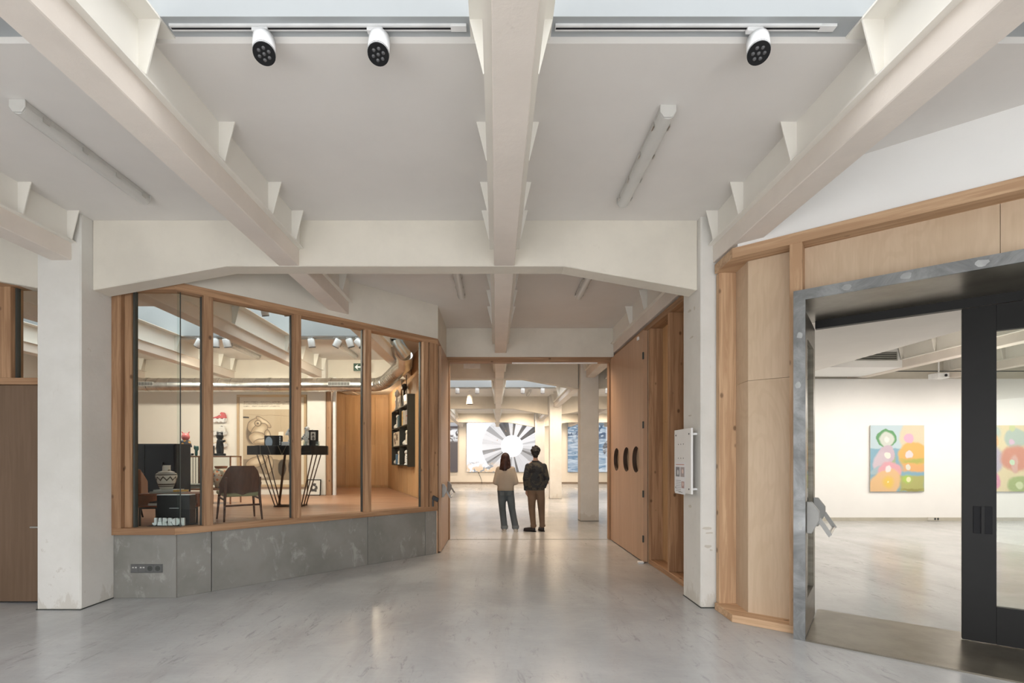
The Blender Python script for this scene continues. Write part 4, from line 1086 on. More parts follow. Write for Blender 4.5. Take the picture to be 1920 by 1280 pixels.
SH += limbshape(.25, .68, .13, .075, 25, (.60, .48, .33)) + limbshape(.37, .715, .13, .032, -30) + limbshape(.30, .60, .15, .085, 35) + limbshape(.44, .55, .045, .075, 12) + limbshape(.29, .525, .15, .075, -8) + limbshape(.37, .50, .15, .028, 6) + limbshape(.285, .70, .048, .030, 0)
SH += [('e', .285, .70, .022, .014, 0, OUT, .5), ('e', .33, .405, .22, .06, 4, (.16, .12, .08), .25), ('e', .42, .375, .17, .05, 0, (.50, .39, .26), .5), ('b', .5, .17, .445, .12, 0, (.27, .21, .145), .04)]
SH += limbshape(.26, .26, .17, .06, 15) + limbshape(.46, .22, .06, .10, -10, (.5, .4, .28)) + [('e', .66, .19, .07, .11, 0, (.06, .05, .04), .2), ('e', .80, .20, .05, .10, 0, (.07, .055, .045), .2), ('e', .28, .10, .22, .035, 0, (.60, .53, .42), .6), ('e', .86, .53, .06, .09, 0, (.42, .33, .22), .5)]
def t_sheet():
    t = NT('lettered_paper'); tc = t.new('ShaderNodeTexCoord'); sp = t.new('ShaderNodeSeparateXYZ'); t.ln(tc.outputs['Generated'], sp.inputs[0])
    col = (.74, .68, .57); vx = t.new('ShaderNodeMapping'); vx.inputs['Scale'].default_value = (70, 1, 260); t.ln(tc.outputs['Generated'], vx.inputs[0])
    ink = t.ramp(t.noise(vx.outputs[0], 1.0, 3, .7), .48, .54); word_gap = t.ramp(t.noise(t.coords('Generated', (9, 1, 40), jitter=False), 1.6, 1), .40, .46)
    for zc_, end in ((.945, .93), (.920, .93), (.895, .62)):
        row = t.ramp(t.math('ABSOLUTE', t.math('SUBTRACT', sp.outputs['Z'], zc_)), .0055, .0065, 1, 0)
        row = t.math('MULTIPLY', row, t.math('MULTIPLY', t.ramp(sp.outputs['X'], .06, .065), t.ramp(sp.outputs['X'], end, end + .005, 1, 0)))
        col = t.mix(t.math('MULTIPLY', t.math('MULTIPLY', row, ink), word_gap), col, (.20, .16, .12))
    t.setc(col); t.rough(.7); return t.m
MB().box(-.80, .80, -.03, 0, 0, 2.16).build('sheet', t_sheet(), da)
SH = [(k, (cx - .055) / .89, (cy - .05) / .81, rx / .89, ry / .81) + tuple(r) for k, cx, cy, rx, ry, *r in SH]
MB().box(-.80 + 1.6 * .055, -.80 + 1.6 * .945, -.0315, -.03, 2.16 * .05, 2.16 * .86).build('drawing', picture('sepia_drawing', (.50, .40, .275), SH, grain=.035), da)
for nm, b in (('frame_side', (-.86, -.80, -.05, 0, 0, 2.16)), ('frame_side', (.80, .86, -.05, 0, 0, 2.16)), ('frame_rail', (-.86, .86, -.05, 0, 2.16, 2.22)), ('frame_rail', (-.86, .86, -.05, 0, -.06, 0))):
    MB().box(*b).build(nm, wood('pale_frame', (.62, .47, .30), (.50, .36, .22), 'z', knots=False) if nm == 'frame_side' else wood('pale_frame', (.62, .47, .30), (.50, .36, .22), 'x', knots=False), da)
sm = empty('small_framed_print', (-4.40, 11.66, FZ), 0, 'small black framed print leaning against the shop column foot', 'picture')
sm.rotation_euler = (-.10, 0, 0)
for b in ((-.165, .165, 0, .02, 0, .02), (-.165, .165, 0, .02, .37, .39), (-.165, -.145, 0, .02, .02, .37), (.145, .165, 0, .02, .02, .37)): MB().box(*b).build('frame_strip', M['black'], sm)
MB().box(-.145, .145, .006, .014, .02, .37).build('print', picture('ink_print', (.74, .72, .66), [('e', .5, .45, .28, .26, 0, (.06, .06, .06), .1), ('e', .45, .5, .14, .12, 0, (.74, .72, .66), .1), ('e', .5, .72, .2, .08, 10, (.06, .06, .06), .1), ('b', .5, .25, .3, .04, 0, (.06, .06, .06), .1)], grain=.3), sm)

# exit sign
ex = empty('exit_sign', ((671 - VX) * 11.4 / F, 11.4, EYE + (VY - 688) * 11.4 / F), 0, 'hanging dark green exit sign with a white arrow', 'sign')
MB().box(-.10, .10, -.012, .012, -.09, .085).build('panel', plain('sign_green', (.01, .05, .03), .4), ex)
MB().prism([(-.07, -.0135, 0), (-.01, -.0135, .055), (.012, -.0135, .055), (-.022, -.0135, .016), (.07, -.0135, .016), (.07, -.0135, -.016), (-.022, -.0135, -.016), (.012, -.0135, -.055), (-.01, -.0135, -.055)], (0, .001, 0)).build('arrow', M['white'], ex)
for s in (-.08, .08): MB().tube((s, 0, .085), (s, 0, CEIL - ex.location.z), .004, n=6).build('hanger', M['chrome'], ex)

# round duct with elbow and riser
du = empty('ventilation_duct', (0, 0, 0), 0, 'round galvanised duct crossing the shop and bending up to the ceiling', 'duct')
zc, R_ = 3.21, .155
MB().tube((-9.9, 11.1, zc), (-2.9, 11.1, zc), R_, n=28).build('straight_run', M['duct'], du, True)
for k in range(24):
    x = -9.4 + k * .28
    rr_ = R_ + (.012 if k % 5 == 0 else .004)
    MB().tube((x, 11.1, zc), (x + (.05 if k % 5 == 0 else .012), 11.1, zc), rr_, n=28).build('joint_ring', M['duct'], du, True)
for x in (-8.0, -3.55):
    gr = MB().obox((x - .25, 11.1 - R_ - .012, zc - .045), (.5, 0, 0), (0, .03, 0), (0, 0, .09)).build('grille', M['bar_grey'], du)
    for k in range(14): MB().box(x - .235 + k * .034, x - .215 + k * .034, 11.1 - R_ - .0145, 11.1 - R_ - .0115, zc - .035, zc + .035).build('grille_slot', M['black_matt'], gr)
pth = [(-2.9, 11.1, zc), (-2.70, 11.05, zc), (-2.48, 10.85, zc + .03), (-2.28, 10.5, zc + .08), (-2.08, 10.1, zc + .12), (-1.92, 9.80, zc + .16)]
fine = []
for i in range(len(pth) - 1):
    for k in range(8): fine.append(Vector(pth[i]).lerp(Vector(pth[i + 1]), k / 8))
fine.append(Vector(pth[-1]))
MB().path(fine, [R_ * (1.0 if i % 2 else .955) for i in range(len(fine))], 24).build('flexible_bend', M['duct'], du, False)
MB().path([(-2.02, 9.95, zc + .13), (-1.84, 9.70, zc + .19), (-1.80, 9.50, zc + .34)], R_ * 1.03, 24).build('elbow', M['duct'], du, True)
MB().path([(-1.80, 9.52, zc + .32), (-1.94, 9.38, zc + .52), (-1.97, 9.35, zc + .60)], R_ * 1.01, 24).build('elbow', M['duct'], du, True)
MB().tube((-1.97, 9.35, zc + .58), (-1.97, 9.35, CEIL + .5), R_, n=24).build('riser', M['duct'], du, True)

# black wall shelf on the oak wall
shelf_o = R0 + ru * ((11.1 - R0.y) / ru.y)
sl = empty('cubby_shelf', (shelf_o.x, shelf_o.y, 1.36), math.atan2(ru.y, ru.x), 'black cubby shelf full of small objects on the oak wall', 'shelf')
BK_ = plain('black_green_board', (.022, .024, .02), .55)
# local x runs along the wall away from the viewer, local +y points into the shop
Ls, Hs, Ds = 2.30, 1.42, .17
MB().box(-.03, 0, .015, Ds + .02, -.03, Hs + .22).build('end_panel', BK_, sl); MB().box(Ls, Ls + .025, .015, Ds, -.0, Hs).build('side_board', BK_, sl)
for k in range(4): MB().box(0, Ls, .015, Ds, k * Hs / 3 - .012, k * Hs / 3 + .012).build('shelf_board', BK_, sl)
MB().box(1.10, 1.125, .015, Ds, 0, Hs).build('divider', BK_, sl)
MB().box(0, Ls, .013, .02, 0, Hs).build('back_board', BK_, sl)
for x in (.35, .95): MB().tube((x, .14, Hs + .013), (x, .14, CEIL - 1.36), .009, n=8).build('hanging_rod', M['black'], sl)
R3 = Matrix.Rotation(math.atan2(ru.y, ru.x), 3, 'Z')
def on_shelf(x, row): return Vector((shelf_o.x, shelf_o.y, 1.36)) + R3 @ Vector((x, .095, row * Hs / 3 + .0125))
CRM = plain('cream_porcelain', (.74, .66, .54), .35)
def small(name, loc, prims, mat, label, cat, base=None, voxel=.012):
    o = empty(name, loc, math.atan2(ru.y, ru.x), label, cat, 'objects on the black shelf')
    m = MB()
    for pts, rs in prims: m.limb(pts, rs)
    m.blob('body', mat, o, voxel, 2)
    if base: MB().lathe([(base, 0), (base * 1.05, .01), (base * .7, .03)], n=18).build('base', M['white'], o, True)
    return o
small('porcelain_bust', on_shelf(1.9, 3), [([(0, 0, .03), (0, 0, .12), (0, 0, .26), (0, 0, .36)], [.07, .045, .055, .035]), ([(0, 0, .44)], [(.075, .075, .09)]), ([(-.03, 0, .52), (.03, 0, .54)], [.03, .03])], plain('white_porcelain', (.78, .77, .74), .3), 'white porcelain bust standing on top of the black shelf', 'bust')
small('black_lamp_ornament', on_shelf(.86, 3), [([(0, 0, .02), (0, 0, .40)], [.06, .025]), ([(0, 0, .48)], [(.15, .07, .09)])], M['black'], 'black mushroom shaped ornament on top of the black shelf', 'ornament')
def carton(x, row, w, h, mat, label, d=.11):
    d = min(d, .12)
    p_ = on_shelf(x, row)
    o = empty('printed_carton', p_, math.atan2(ru.y, ru.x), label, 'carton', 'objects on the black shelf')
    MB().box(-w / 2, w / 2, -d / 2, d / 2, 0, h).build('case', mat, o); MB().box(-w / 2, w / 2, -d / 2, d / 2, h, h + .004).build('lid', M['paper'], o)
PRN = picture('beige_mono_print', (.72, .62, .48), [('e', .35, .6, .2, .25, 20, (.12, .09, .07), .2), ('e', .7, .35, .15, .3, -20, (.15, .1, .08), .2), ('b', .5, .85, .4, .05, 0, (.2, .15, .1), .2)], grain=.4)
carton(1.30, 3, .42, .30, PRN, 'beige printed carton beside the bust on the black shelf')
carton(.47, 3, .34, .24, patterned('mono_dash', (.75, .70, .62), [((.05, .05, .05), 18, .3)]), 'black and white carton nearest the shelf end panel')
carton(.85, 2, .05, .36, plain('yellow_book_cloth', (.72, .40, .06), .5), 'yellow spined book upright in the top cubby', .2); carton(.72, 2, .12, .36, PRN, 'grey printed book upright in the top cubby', .2)
carton(.35, 2, .18, .33, patterned('red_grey_print', (.45, .42, .40), [((.45, .12, .08), 14, .25)]), 'red and grey book near the shelf end', .2)
carton(1.72, 1, .80, .36, PRN, 'wide beige printed box in the middle cubby', .14)
fig = [([(0, 0, .03), (0, 0, .12), (0, 0, .22)], [.05, .05, .045]), ([(0, 0, .30)], [.055]), ([(-.05, 0, .2), (-.1, 0, .12)], [.022, .02]), ([(.05, 0, .2), (.1, 0, .12)], [.022, .02])]
for x, row, mat, lab in ((1.75, 2, STAT, 'marbled figure in the top cubby beside a teal carton'), (.45, 1, CRM, 'cream porcelain figure in the middle cubby by the end panel'), (1.5, 0, CRM, 'cream porcelain figure in the bottom cubby'), (.55, 0, STAT, 'marbled figure in the bottom cubby by the end panel')):
    small('shelf_figurine', on_shelf(x, row), fig, mat, lab, 'figurine', .06)
carton(1.42, 2, .22, .30, plain('teal_card', (.03, .10, .13), .5), 'teal carton in the top cubby'); carton(1.76, 0, .14, .26, plain('blue_card', (.10, .2, .32), .5), 'blue carton in the bottom cubby')
for x, row, lab in ((2.05, 2, 'round white ornament in the top cubby'), (2.06, 0, 'round white ornament in the bottom cubby'), (.75, 1, 'round white ornament in the middle cubby')):
    small('shell_ornament', on_shelf(x, row), [([(-.05, 0, .05), (.05, 0, .05)], [.05, .06]), ([(0, 0, .09)], [.04])], plain('shell_white', (.78, .75, .68), .35), lab, 'ornament')

# reader on the shop front corner
rd = empty('handheld_reader', C + u * -.06 - n_in * .02 + Z * .86, 0, 'small black reader clipped to the shop front corner above the sill', 'reader')
MB().obox((-.05, -.05, .02), (.09, .02, -.05), (.0, -.05, .0), (.02, 0, .06)).build('head', M['black'], rd, bevel=.006)
MB().box(-.045, -.02, -.08, -.045, -.10, .03).build('handle', M['black'], rd, bevel=.004)
# ------------------------------------------------------------------ screens on the far wall
def t_wheel():
    t = NT('wheel_image'); tc = t.new('ShaderNodeTexCoord'); sp = t.new('ShaderNodeSeparateXYZ'); t.ln(tc.outputs['Generated'], sp.inputs[0])
    x = t.math('MULTIPLY', t.math('SUBTRACT', sp.outputs['X'], .605), 4.1); y = t.math('MULTIPLY', t.math('SUBTRACT', sp.outputs['Z'], .515), 2.76)
    r = t.math('SQRT', t.math('ADD', t.math('MULTIPLY', x, x), t.math('MULTIPLY', y, y))); a = t.math('ARCTAN2', y, x)
    turn = t.math('FRACT', t.math('ADD', t.math('DIVIDE', a, 2 * PI), 1.0))
    rp = t.new('ShaderNodeValToRGB'); rp.color_ramp.interpolation = 'CONSTANT'; t.ln(turn, rp.inputs[0])
    sect = [(0, .86), (8, .62), (14, .93), (30, .10), (42, .93), (53, .11), (62, .93), (79, .10), (87, .80), (98, .10), (121, .85), (137, .45), (142, .30), (148, .90), (165, .80), (175, .92), (188, .30), (196, .85), (204, .62), (211, .14), (216, .50), (224, .80), (240, .5), (252, .85), (262, .45), (270, .70), (279, .10), (285, .72), (300, .2), (303, .75), (318, .45), (332, .16), (339, .45), (350, .75)]
    sect = [q for i, q in enumerate(sect) if i not in (12, 28)]
    el = rp.color_ramp.elements
    for i, (dg, val) in enumerate(sect[:32]):
        e = el[i] if i < 2 else el.new(dg / 360)
        e.position = dg / 360; e.color = (val, val * .985, val, 1)
    spoke = rp.outputs[0]
    cs = t.new('ShaderNodeCombineXYZ'); t.ln(t.math('MULTIPLY', a, 9.0), cs.inputs[0]); t.ln(t.math('MULTIPLY', r, .3), cs.inputs[1])
    spoke = t.mix(t.math('MULTIPLY', t.ramp(t.noise(cs.outputs[0], 3.0, 3), .45, .7), .35), spoke, (.55, .56, .58))
    cb = t.new('ShaderNodeCombineXYZ'); t.ln(t.math('MULTIPLY', a, 2.5), cb.inputs[0]); t.ln(t.math('MULTIPLY', r, 3.0), cb.inputs[1])
    nz = t.noise(cb.outputs[0], 2.4, 3); spoke = t.mix(t.ramp(nz, .69, .73), spoke, (.62, .33, .16))
    n2 = t.noise(cb.outputs[0], 4.2, 3); spoke = t.mix(t.ramp(n2, .71, .74), spoke, (.06, .06, .07))
    ring = t.math('MULTIPLY', t.ramp(r, .60, .61), t.ramp(r, 1.62, 1.66, 1, 0))
    col = t.mix(ring, (.96, .97, 1.0), spoke)
    n3 = t.noise(tc.outputs['Generated'], 9, 4, .6, 1.0)
    low = t.math('MULTIPLY', t.ramp(sp.outputs['Z'], .03, .25, 1, 0), t.ramp(sp.outputs['X'], .35, .55, 1, 0)); col = t.mix(t.math('MULTIPLY', low, t.ramp(n3, .44, .5)), col, (.92, .66, .42))
    n4 = t.noise(tc.outputs['Generated'], 15, 3, .6, 1.0); col = t.mix(t.math('MULTIPLY', t.math('MULTIPLY', t.ramp(sp.outputs['Z'], .05, .3, 1, 0), t.ramp(sp.outputs['X'], .4, .6, 1, 0)), t.ramp(n4, .58, .62)), col, (.32, .34, .37))
    t.setc((.02, .02, .02)); t.ln(col, t.b.inputs['Emission Color']); t.b.inputs['Emission Strength'].default_value = SCREEN
    return t.m
def t_blue():
    t = NT('blue_streak_image'); tc = t.new('ShaderNodeTexCoord'); mp = t.new('ShaderNodeMapping'); mp.inputs['Scale'].default_value = (2.2, 1, 11); t.ln(tc.outputs['Generated'], mp.inputs[0])
    a = t.noise(mp.outputs[0], 1.6, 5, .6, 1.2); b = t.noise(tc.outputs['Generated'], 8, 5, .6, 1.5)
    col = t.mix(t.ramp(a, .35, .65), (.16, .30, .46), (.75, .84, .92)); sp = t.new('ShaderNodeSeparateXYZ'); t.ln(tc.outputs['Generated'], sp.inputs[0])
    col = t.mix(t.math('MULTIPLY', t.ramp(sp.outputs['Z'], .45, .75), t.ramp(b, .48, .54)), col, (.10, .16, .26)); col = t.mix(t.math('MULTIPLY', t.ramp(sp.outputs['Z'], .9, .95), .8), col, (.25, .3, .34))
    # pale right part with a dark ball
    col = t.mix(t.ramp(sp.outputs['X'], .50, .53), col, (.90, .92, .95))
    x = t.math('MULTIPLY', t.math('SUBTRACT', sp.outputs['X'], .60), 4.6); y = t.math('MULTIPLY', t.math('SUBTRACT', sp.outputs['Z'], .46), 3.1)
    r = t.math('SQRT', t.math('ADD', t.math('MULTIPLY', x, x), t.math('MULTIPLY', y, y))); col = t.mix(t.ramp(r, .58, .62, 1, 0), col, t.mix(t.ramp(b, .45, .55), (.16, .17, .19), (.6, .64, .68)))
    t.setc((.02, .02, .02)); t.ln(col, t.b.inputs['Emission Color']); t.b.inputs['Emission Strength'].default_value = SCREEN * .8
    return t.m
def t_dark():
    t = NT('dark_image'); tc = t.new('ShaderNodeTexCoord'); sp = t.new('ShaderNodeSeparateXYZ'); t.ln(tc.outputs['Generated'], sp.inputs[0])
    n = t.noise(tc.outputs['Generated'], 6, 5, .6, 1.5)
    w = t.math('MULTIPLY', t.math('MULTIPLY', t.ramp(sp.outputs['Z'], .58, .66), t.ramp(sp.outputs['Z'], .82, .88, 1, 0)), t.ramp(n, .42, .5))
    col = t.mix(w, (.10, .085, .09), (.9, .9, .92)); col = t.mix(t.ramp(sp.outputs['Z'], .90, .93), col, (.5, .5, .52))
    t.setc((.02, .02, .02)); t.ln(col, t.b.inputs['Emission Color']); t.b.inputs['Emission Strength'].default_value = SCREEN
    return t.m
SCREEN = 1.05
ZS0, ZS1 = EYE - 23.5 * 29.8 / F, EYE + 70.5 * 29.8 / F
def screen(x0, x1, mat, label):
    o = empty('video_screen', ((x0 + x1) / 2, 29.85, ZS0), 0, label, 'screen'); w = (x1 - x0) / 2; h = ZS1 - ZS0
    MB().box(-w + .01, w - .01, -.06, .02, .01, h + .05).build('casing', M['black_matt'], o); MB().box(-w, w, -.068, -.06, 0, h).build('display', mat, o)
    for k in range(8): MB().box(-w + .2 + k * w * .24, -w + .5 + k * w * .24, -.06, -.02, h + .05, h + .075).build('bracket', M['black_matt'], o)
screen(-1.81, 2.80, t_wheel(), 'large bright video screen showing a wheel of grey spokes')
screen(4.42, 9.0, t_blue(), 'large video screen with blue streaked image behind the columns')
screen(-8.0, -2.36, t_dark(), 'dark video screen cut off by the opening')
MB().path([(-1.1, 29.78, ZS0), (-1.0, 29.78, .5), (-.9, 29.76, .25), (-.86, 29.72, .012)], .012, 6).build('cable', M['black_matt'], label='thin black cable hanging below the bright screen', cat='cable')
# pendant with conical shade
pd = empty('pendant_lamp', ((881 - VX) * 17.4 / F, 17.4, 3.49), 0, 'white conical pendant shade hanging in the screen hall', 'lamp')
MB().lathe([(.128, 0), (.085, .33), (.078, .33), (.120, .0)], n=24).build('lamp_shade', plain('cream_shade', (.8, .76, .68), .7), pd, True); MB().tube((0, 0, .3), (0, 0, CEIL - 3.49), .006, n=6).build('cord', M['white'], pd); MB().lathe([(.05, CEIL - 3.49 - .02), (.05, CEIL - 3.49)], n=16).build('ceiling_rose', M['white'], pd)
pn = empty('air_vent', ((885 - VX) * TR[2] / F, TR[2] - .001, EYE + (VY - 684) * TR[2] / F), 0, 'plain white vent plate fixed on the cross beam past the opening', 'vent')
MB().box(-.195, .195, -.02, 0, -.08, .08).build('plate', M['white'], pn, bevel=.003); MB().box(-.205, .205, -.008, .0, -.09, .09).build('flange', M['white'], pn)

# ------------------------------------------------------------------ gallery
SOFTEN = lambda L: [q[:6] + (tuple(v * .84 for v in q[6]), min(.8, q[7] * 1.3 + .03)) for q in L]
def painting(x, w, z, h, mat, label):
    o = empty('painting', (x, GY - .001, z), 0, label, 'painting', 'gallery paintings')
    MB().box(-w / 2, w / 2, -.045, -.043, 0, h).build('canvas', mat, o)
    MB().box(-w / 2, w / 2, -.043, -.03, 0, h).build('stretcher', plain('canvas_edge', (.55, .48, .38), .8), o); MB().box(-w / 2 + .04, w / 2 - .04, -.03, 0, .04, h - .04).build('batten', M['white'], o)
PK, OR, YE, GR, VI, WHT = (.80, .42, .48), (.84, .52, .22), (.86, .66, .28), (.42, .55, .16), (.62, .50, .58), (.88, .84, .76)
SH1 = [('b', .5, .30, .6, .36, 0, (.26, .46, .58), .02), ('e', .36, .45, .14, .22, 0, (.4, .5, .3), .3), ('e', .80, .82, .28, .28, 0, (.74, .66, .48), .12), ('e', .80, .55, .30, .22, 0, (.80, .50, .16), .1), ('b', .8, .46, .3, .05, 0, (.50, .50, .14), .5), ('e', .30, .56, .17, .14, 10, VI, .1), ('e', .19, .44, .15, .20, -25, (.66, .56, .62), .2), ('e', .15, .34, .20, .06, 25, (.42, .55, .60), .25),
       ('e', .30, .805, .19, .145, 0, (.14, .36, .16), .04), ('e', .305, .79, .145, .13, 0, (.66, .70, .64), .15), ('e', .33, .66, .11, .05, 0, VI, .2), ('e', .36, .30, .24, .17, 0, PK, .15), ('b', .82, .36, .32, .07, -3, (.82, .46, .20), .4), ('e', .27, .12, .34, .22, 20, (.84, .56, .30), .12), ('e', .33, .14, .15, .12, 0, (.88, .62, .14), .5), ('b', .78, .12, .26, .14, 0, (.48, .48, .18), .2), ('e', .68, .19, .13, .10, 0, (.46, .66, .14), .5), ('b', .78, .02, .3, .03, 0, (.34, .32, .10), .6),
       ('e', .72, .80, .105, .085, 0, (.80, .46, .62), .2), ('e', .70, .55, .13, .11, 0, (.82, .48, .18), .5), ('e', .72, .555, .075, .065, 0, (.88, .72, .74), .15), ('e', .315, .555, .058, .055, 0, WHT, .15), ('e', .31, .79, .06, .055, 0, (.86, .86, .80), .4), ('e', .33, .34, .065, .058, 0, (.88, .82, .82), .25), ('e', .705, .365, .05, .042, 0, (.78, .78, .68), .2), ('e', .705, .185, .058, .05, 0, (.88, .86, .52), .2), ('e', .33, .145, .02, .017, 0, (.95, .86, .5), .4)]
painting((1679.5 - VX) * GY / F, 1.31, EYE - 60 * GY / F, 1.61, picture('pastel_figures_painting', (.46, .57, .62), SOFTEN(SH1), grain=.07), 'pastel painting of two rounded figures seen through the open door')
SH2 = [('e', .15, .9, .25, .14, 0, (.52, .62, .56), .3), ('e', .13, .76, .20, .15, 0, (.84, .52, .24), .12), ('e', .14, .48, .30, .26, 0, (.50, .45, .56), .2), ('e', .14, .48, .16, .14, 0, (.62, .55, .66), .5), ('e', .16, .16, .20, .17, 0, (.78, .30, .45), .12), ('e', .17, .17, .13, .11, 0, (.82, .50, .58), .3), ('e', .62, .80, .24, .16, 0, (.45, .55, .48), .15), ('e', .62, .50, .34, .22, 0, (.68, .26, .16), .2), ('e', .60, .42, .09, .16, 0, (.72, .42, .36), .3), ('e', .70, .10, .26, .16, 0, (.36, .46, .14), .2),
       ('e', .13, .76, .06, .055, 0, (.92, .85, .68), .2), ('e', .14, .48, .07, .06, 0, (.84, .68, .72), .2), ('e', .14, .19, .075, .065, 0, (.80, .80, .78), .15), ('e', .55, .75, .07, .055, 0, (.76, .52, .68), .3), ('e', .55, .95, .07, .06, 0, (.60, .66, .30), .3), ('e', .56, .44, .05, .045, 0, (.56, .76, .52), .2), ('e', .70, .09, .09, .07, 0, (.66, .74, .42), .25), ('e', .08, .04, .08, .05, 0, (.82, .80, .68), .3)]
painting((1838 - VX) * GY / F + .655, 1.31, EYE - 60 * GY / F, 1.61, picture('pastel_bubbles_painting', (.67, .57, .34), SOFTEN(SH2), grain=.07), 'pastel painting of glowing bubbles seen through the closed glass door')
def vent(x, z, label):
    o = empty('ventilation_grille', (x, (10.5 if x < 9 else TR[2]) - .001, z), 0, label, 'grille', 'gallery grilles')
    for b in ((-.46, .46, -.02, 0, .085, .10), (-.46, .46, -.02, 0, -.10, -.085), (-.46, -.445, -.02, 0, -.085, .085), (.445, .46, -.02, 0, -.085, .085)): MB().box(*b).build('frame_bar', M['grey_plastic'], o)
    MB().box(-.445, .445, -.004, 0, -.085, .085).build('backing', M['gasket'], o)
    for k in range(4): MB().obox((-.445, -.018, -.075 + k * .042), (.89, 0, 0), (0, .012, .018), (0, .002, -.002)).build('slat', M['chrome'], o)
vent(8.25, 3.74, 'grey slatted grille on the gallery cross beam in the open doorway'); vent(11.9, 3.74, 'grey slatted grille on the gallery cross beam behind the glass door')
sd = empty('smoke_detector', ((1762 - VX) * 8.1 / F, 8.1, CEIL), 0, 'round white smoke detector on the gallery ceiling', 'detector')
MB().lathe([(.05, -.045), (.075, -.03), (.08, 0)], n=24).build('cap', M['white'], sd, True); MB().lathe([(.085, -.008), (.09, 0)], n=24).build('base', M['grey_plastic'], sd, True)
pj = empty('ceiling_projector', ((1760 - VX) * 11.0 / F, 11.0, EYE + (VY - 705) * 11.0 / F), 0, 'small white projector hanging below the gallery beam', 'projector')
MB().box(-.14, .14, -.12, .12, -.06, .06).build('case', M['white'], pj, bevel=.01); MB().tube((0, 0, .06), (0, 0, CEIL - pj.location.z), .014, n=10).build('hanger', M['white'], pj, True); MB().path([(.05, -.121, 0), (.05, -.135, 0)], .03, 16).build('lens', M['black'], pj, True)
rod = MB().tube((2.7, 11.3, 3.46 + .1), (16.8, 11.3, 3.46 + .1), .012, n=8).build('hanging_rail', M['gasket'], label='thin dark rail running along the gallery below the ceiling', cat='rail')

# ------------------------------------------------------------------ two visitors seen from behind
SKIN = plain('skin', (.50, .30, .21), .5)
def fingers(m, w, d, side, sc=1.0):
    """a relaxed hand: palm, four unequal curled fingers, thumb; d = pointing direction"""
    w = Vector(w); d = Vector(d).normalized(); s = d.cross(Vector((0, 1, 0)))
    s = s.normalized() if s.length > .2 else Vector((1, 0, 0)); f = s.cross(d)
    m.limb([w, w + d * .045, w + d * .08], [.024, .03, .028])
    for k, L in enumerate((.062, .072, .068, .052)):
        b = w + d * .085 + f * ((k - 1.5) * .019); c_ = b + d * (L * .55) + s * (.006 * side); e = c_ + d * (L * .42) + s * (.016 * side)
        m.limb([b, c_, e], [.0095, .009, .0075])
    b = w + d * .03 + f * -.03; m.limb([b, b + d * .035 - f * .02, b + d * .062 - f * .022], [.012, .010, .008])
def person(loc, rz, label, J, parts):
    o = empty('person', loc, rz, label, 'person', 'visitors')
    m = MB(); g = J
    m.limb([g['hipc'], g['waist'], g['chest'], g['neck0']], [(.13, .09, .10), (.115, .085, .10), (.14, .09, .12), (.07, .06, .05)])
    m.limb([g['neck0'], g['neck1']], [.05, .048]); m.limb([g['shL'], g['neck0'], g['shR']], [.045, .05, .045])
    h = Vector(g['head']); m.ball(h, (.074, .092, .112), 20, 14); m.ball(h + Vector((0, .02, -.07)), (.055, .065, .05), 16, 10)
    m.limb([h + Vector((0, .09, .0)), h + Vector((0, .108, -.028))], [.012, .015]); m.limb([h + Vector((-.02, .085, -.06)), h + Vector((.02, .085, -.06))], [.010, .010])
    for s in (-1, 1):
        m.ball(h + Vector((s * .076, .0, -.01)), (.012, .022, .032), 10, 8); m.ball(h + Vector((s * .03, .078, .012)), (.014, .010, .010), 10, 8)
    for S in ('L', 'R'):
        m.limb([g['sh' + S], g['el' + S], g['wr' + S]], [.045, .038, .026])
        d = Vector(g['wr' + S]) - Vector(g['el' + S]) if 'hd' + S not in g else Vector(g['hd' + S])
        fingers(m, g['wr' + S], d, -1 if S == 'R' else 1)
        m.limb([g['hip' + S], g['kn' + S], g['an' + S]], [.075, .048, .036]); an = Vector(g['an' + S]); to = Vector(g['toe' + S])
        m.limb([an + Vector((0, 0, -.02)), an.lerp(to, .6) + Vector((0, 0, -.02)), to], [.034, .032, .024])
    m.blob('body', SKIN, o, .008, 3)
    parts(o, g)
    return o
def denim(name, c): return plaster(name, c, var=.22, stain=.0, rough=.9, bump=.4)
W0 = pz(948, 996, 0)
JW_ = dict(hipc=(0, 0, .86), waist=(0, 0, 1.02), chest=(0, 0, 1.22), neck0=(0, .0, 1.36), neck1=(0, .01, 1.43), head=(-.005, .03, 1.515),
           shL=(-.145, 0, 1.295), elL=(-.205, -.03, 1.03), wrL=(-.10, .17, 1.04), shR=(.145, 0, 1.295), elR=(.205, -.03, 1.03), wrR=(.09, .18, 1.05),
           hipL=(-.085, 0, .84), knL=(-.065, .015, .46), anL=(-.025, -.01, .085), toeL=(-.035, .15, .035), hipR=(.085, 0, .84), knR=(.135, .02, .46), anR=(.205, -.01, .085), toeR=(.225, .15, .035))
